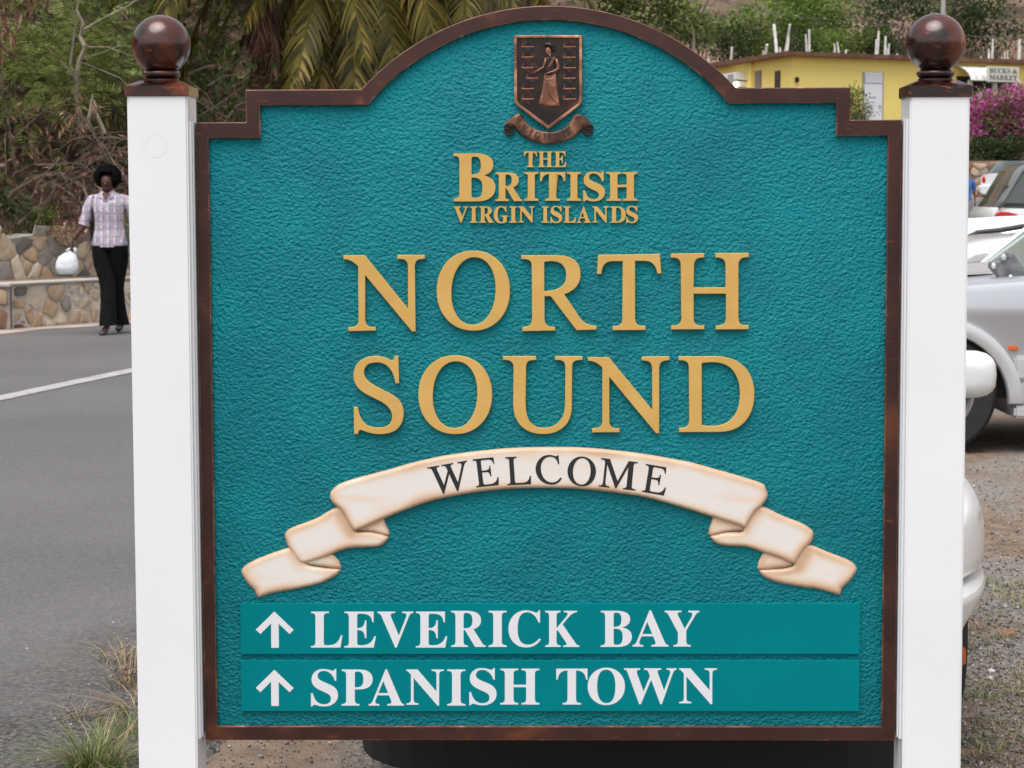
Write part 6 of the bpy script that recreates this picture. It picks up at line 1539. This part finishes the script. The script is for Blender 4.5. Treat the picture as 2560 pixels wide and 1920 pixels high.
    q = MB(); q.rings([ering((-.08, .0, .90), .098, .128), ering((-.075, -.01, .80), .098, .125), ering((-.062, -.02, .70), .096, .110), ering((-.022, -.05, .56), .084, .085), ering((-.008, -.07, .46), .078, .078), ering((.0, -.095, .32), .078 * fl, .078), ering((.0, -.115, .18), .086 * fl, .088), ering((.0, -.12, .095), .092 * fl, .10, wob=.03)], cap=False)
    q.obj('trouser_leg', [trou], hips, smooth=True)
    q = MB(); q.rings([ering((.088, .0, .90), .098, .128), ering((.088, .015, .80), .097, .125), ering((.08, .04, .70), .094, .105), ering((.056, .07, .56), .080, .084), ering((.045, .09, .46), .072, .077), ering((.04, .14, .32), .074 * fl, .076), ering((.042, .19, .18), .080 * fl, .085), ering((.05, .22, .08), .088 * fl, .10, wob=.03)], cap=False)
    q.obj('trouser_leg', [trou], hips, smooth=True)
    # shoes
    for sx_, sy_, sz0 in ((-.03, -.13, 0.0), (.053, .20, 0.03)):
        q = MB(); hz_ = .055 if fem else .02
        q.rings([ering((sx_, sy_ + .07, hz_ + .02 + sz0), .028, .02, 14), ering((sx_, sy_ + .065, hz_ + sz0), .03, .035, 14), ], cap=True)
        q.tube([(sx_, sy_ + .07, hz_ + .012 + sz0), (sx_, sy_ + .02, hz_ * .7 + .018 + sz0), (sx_, sy_ - .05, .024 + sz0), (sx_, sy_ - .12, .018 + sz0), (sx_, sy_ - .155, .014 + sz0)], [.026, .030, .036, .032, .014], 12)
        if fem: q.tube([(sx_, sy_ + .075, hz_ + sz0), (sx_, sy_ + .08, .003 + sz0)], [.012, .006], 8)
        q.obj('shoe', [shoe], root, smooth=True)
    return root
wb = G(278, 836); WOM = make_person('person', (wb.x, wb.y, .006), R(-4), 'walking woman in a pink checked shirt and black trousers looking down', M_PLAID, TROU, DARKSHOE)
# white carrier bag in her hand
WM = Matrix.Translation((wb.x, wb.y, .006)) @ Matrix.Rotation(R(-4), 4, 'Z')
bagc = WM @ Vector((-.365, -.10, .85)); bag = empty('carrier_bag', (bagc.x, bagc.y, bagc.z - .24), R(-8), 'bulging white plastic carrier bag held in the woman\'s hand', 'bag')
q = MB(); q.rings([ering((-.045, 0, .0), .082, .06, 24, wob=.06), ering((-.045, 0, .012), .104, .075, 24, wob=.07, tw=1), ering((-.05, 0, .075), .118, .085, 24, wob=.06, tw=2), ering((-.045, 0, .13), .110, .08, 24, wob=.05, tw=2.5), ering((-.036, 0, .18), .090, .06, 24, wob=.07, tw=3), ering((-.012, 0, .215), .06, .035, 24, wob=.09, tw=3.4), ering((.0, 0, .235), .045, .022, 24, wob=.1, tw=3.6)])
q.obj('sack', [BAGW], bag, smooth=True)
q = MB(); 
for yo in (-.016, .016): q.tube([(-.045, yo, .215), (-.035, yo * .8, .25), (0, yo * .4, .268), (.035, yo * .8, .262), (.042, yo, .22)], [.016, .012, .008, .013, .018], 8)
q.obj('handle', [BAGW], bag, smooth=True); bag.scale = (1.02, 1.02, 1.0)
# black shoulder bag behind her arm
q0 = WM @ Vector((-.17, .09, .93)); hb = empty('shoulder_bag', tuple(q0), R(-4), 'black handbag hanging from the woman\'s shoulder behind her waist', 'bag')
q = MB(); q.box(-.045, .06, -.05, .06, -.02, .24, b=.03); q.obj('bag_body', [BLACKBAG], hb)
q = MB(); q.tube([(0, .03, .23), (.01, .02, .40), (.035, -.03, .52), (.045, -.10, .475), (.03, -.150, .36), (.01, -.145, .22)], .011, 6); q.obj('strap', [BLACKBAG], hb)
# man in a blue shirt, far right, mostly behind the post
SK2 = mat('brown skin', (0.11, 0.05, 0.032), 0.5); BLUE = mat('blue shirt cloth', (0.06, 0.15, 0.42), 0.8); GREYT = mat('pale grey trousers', (0.36, 0.35, 0.40), 0.8)
pb_ = P(2413, 500, 56); make_person('person', (pb_.x - .0, 56, float(hgt(pb_.x, 56))), R(10), 'person in a blue short sleeved shirt just showing past the right post', BLUE, GREYT, DARKSHOE, hair=False, skin=SK2, fem=False)

# ================================================================== small things on the ground
L_GRASS = leafm('green grass blades', (0.08, 0.12, 0.03), (0.20, 0.25, 0.09), .3, c3=(0.40, 0.36, 0.18))
L_STRAW = leafm('dry straw blades', (0.22, 0.15, 0.08), (0.42, 0.32, 0.19), .2)
def blades(n, cx_, cy_, rad, ln, g, lean=.5, z0=0.0):
    a = g.uniform(0, 2 * math.pi, n); r = rad * np.sqrt(g.uniform(0, 1, n)); x = cx_ + r * np.cos(a); y = cy_ + r * np.sin(a)
    L_ = ln * g.uniform(.5, 1.15, n); th = a + g.normal(0, .6, n); le_ = lean * g.uniform(.2, 1.2, n) * (.35 + r / max(rad, 1e-6)); V = []; F = []
    w = .0022
    for t in range(4):
        f = t / 3; hx = x + np.cos(th) * le_ * L_ * f ** 1.6; hy = y + np.sin(th) * le_ * L_ * f ** 1.6; hz = z0 + L_ * f * (1 - .32 * le_ * f); ww = w * (1 - .8 * f)
        V.append(np.stack([hx - np.sin(th) * ww, hy + np.cos(th) * ww, hz], 1)); V.append(np.stack([hx + np.sin(th) * ww, hy - np.cos(th) * ww, hz], 1))
    V = np.stack(V, 1).reshape(-1, 3); b = np.arange(n)[:, None, None] * 8; F = (b + np.array([[0, 1, 3, 2], [2, 3, 5, 4], [4, 5, 7, 6]])[None]).reshape(-1, 4)
    return V, F
g = np.random.default_rng(41)
c = G(235, 1925); V, F = blades(260, 0, 0, .065, .14, g, 1.6); V2, F2 = blades(70, .02, .02, .08, .14, g, 1.9)
tf = empty('grass_tuft', (c.x, c.y, 0), 0, 'green grass tuft with dry tips beside the left post', 'plant'); obj('blades', np_mesh('blades', [(V, F, 0), (V2, F2, 1)], [L_GRASS, L_STRAW]), tf)
c = G(325, 1720); V, F = blades(60, 0, 0, .06, .16, g, 1.3)
tf = empty('dry_weed', (c.x, c.y, 0), 0, 'straggly dry weed leaning against the foot of the left post', 'plant'); obj('blades', np_mesh('blades', [(V, F, 0)], [L_STRAW]), tf)
V, F = clump_points((0, 0, .05), (.06, .06, .04), 8, 60, .02, g)[0], None
Vd, Fd = scatter(*DRYL, V, rot_mats(60, 1.2, g), g.uniform(.015, .035, 60)); obj('dry_leaves', np_mesh('dry_leaves', [(Vd, Fd, 0)], [L_DRY]), tf)
c = G(330, 1840); V, F = blades(90, 0, 0, .07, .09, g, 1.1); V2, F2 = blades(40, 0, 0, .08, .08, g, 1.2)
tf = empty('grass_tuft', (c.x, c.y, 0), 0, 'small mixed grass and dry stalks touching the left post', 'plant'); obj('blades', np_mesh('blades', [(V, F, 0), (V2, F2, 1)], [L_GRASS, L_STRAW]), tf)
for (px_, py_, n_, ln_, lab) in ((300, 1650, 35, .10, 'thin dry stalks at the crumbling road edge, uppermost beside the left post'), (345, 1780, 60, .12, 'tangle of dry brown stalks touching the left post above the grass'), (200, 1800, 26, .07, 'sparse dry wisps lying left of the green tuft')):
    c = G(px_, py_); V, F = blades(n_, 0, 0, .06, ln_, g, 2.2); tf = empty('dry_weed', (c.x, c.y, 0), 0, lab, 'plant'); obj('blades', np_mesh('blades', [(V, F, 0)], [L_STRAW]), tf)
    V_ = clump_points((0, 0, .02), (.08, .08, .01), 8, 40, .02, g)[0]; Vd, Fd = scatter(*DRYL, V_, rot_mats(40, .6, g), g.uniform(.012, .03, 40)); obj('dry_leaves', np_mesh('dry_leaves', [(Vd, Fd, 0)], [L_DRY]), tf)
# sparse grass on the right
pr = [[], []]
for k in range(85):
    px = g.uniform(2380, 2620); py = g.choice([g.uniform(1460, 1500), g.uniform(1500, 1720), g.uniform(1720, 1920), g.uniform(1150, 1180)], p=[.25, .45, .25, .05]); c = G(px, py)
    V, F = blades(int(g.integers(8, 26)), c.x, c.y, g.uniform(.03, .09), g.uniform(.015, .05), g, 1.6); pr[int(g.uniform() < .55)].append((V, F))
parts_ = []
for i in (0, 1):
    for V, F in pr[i]: parts_.append((V, F, i))
tag(obj('grass', np_mesh('grass', parts_, [L_GRASS, L_STRAW])), kind='stuff')
# loose gravel
OCT = (np.array([(1, 0, 0), (-1, 0, 0), (0, 1, 0), (0, -1, 0), (0, 0, .7), (0, 0, -.7)], float), np.array([(0, 2, 4), (2, 1, 4), (1, 3, 4), (3, 0, 4), (2, 0, 5), (1, 2, 5), (3, 1, 5), (0, 3, 5)]))
M_PEB = mat('loose stones', (0.10, 0.09, 0.08), 0.9, col2=(0.27, 0.25, 0.23), island=True, lo=0.0, hi=0.85, col3=(0.48, 0.45, 0.42))
n = 12000; px = np.concatenate([g.uniform(2330, 2700, 5200), g.uniform(300, 2300, 2600), 420 - np.abs(g.normal(0, 190, 4200))]); py = np.concatenate([1100 + 860 * g.uniform(0, 1, 5200) ** .8, g.uniform(1800, 1960, 2600), 1990 - np.abs(g.normal(0, 220, 4200))])
pp = np.array([tuple(G(a, b)) for a, b in zip(px, py)]); pp[:, 2] = .004; s_ = g.gamma(2.0, .0009, n) + .0012; s_[:5200] *= 1.5; s_[7800:] *= .75
V, F = scatter(*OCT, pp, rot_mats(n, 3, g), s_); tag(obj('gravel', np_mesh('gravel', [(V, F, 0)], [M_PEB])), kind='stuff')
def rock(name, px, py, r, m, label, sq=.7, seed=0):
    gg = np.random.default_rng(seed); bm = bmesh.new(); bmesh.ops.create_icosphere(bm, subdivisions=2, radius=r)
    for v in bm.verts: v.co = Vector((v.co.x * (1 + gg.normal(0, .12)), v.co.y * .8 * (1 + gg.normal(0, .12)), v.co.z * sq * (1 + gg.normal(0, .1))))
    me = bpy.data.meshes.new(name); bm.to_mesh(me); bm.free(); me.materials.append(m); c = G(px, py); o = obj(name, me); o.location = (c.x, c.y, r * sq * .6); return tag(o, label, 'stone')
M_CHALK = mat('pale chalky stone', (.55, .53, .48), .9, col2=(.66, .63, .58), scale=20); M_DKST = mat('dark grey stone', (.10, .10, .11), .8)
rock('stone', 2478, 1682, .012, M_CHALK, 'upper of two small pale stones on the dirt at the right', seed=1)
rock('stone', 2474, 1699, .010, M_CHALK, 'lower of two small pale stones on the dirt at the right', seed=2)
rock('stone', 2524, 1617, .017, M_DKST, 'small dark grey stone on the dirt near the right edge', seed=3)
q = MB(); a = G(2400, 1803); b_ = G(2508, 1812); a.z = b_.z = .008; q.tube([a, a.lerp(b_, .4) + Vector((0, .006, .006)), b_], [.004, .0035, .002], 6); tag(q.obj('twig', [BARK]), 'thin dry twig lying on the gravel beside the right post', 'twig')
c = G(2545, 1590); V, F = scatter(*DRYL, np.array([[0, 0, .01]]), rot_mats(1, .1, g), np.array([.07])); o = obj('fallen_leaf', np_mesh('fallen_leaf', [(V, F, 0)], [mat('orange brown leaf', (.35, .12, .04), .7)])); o.location = c; tag(o, 'curled orange brown leaf on the dirt at the right edge', 'leaf')
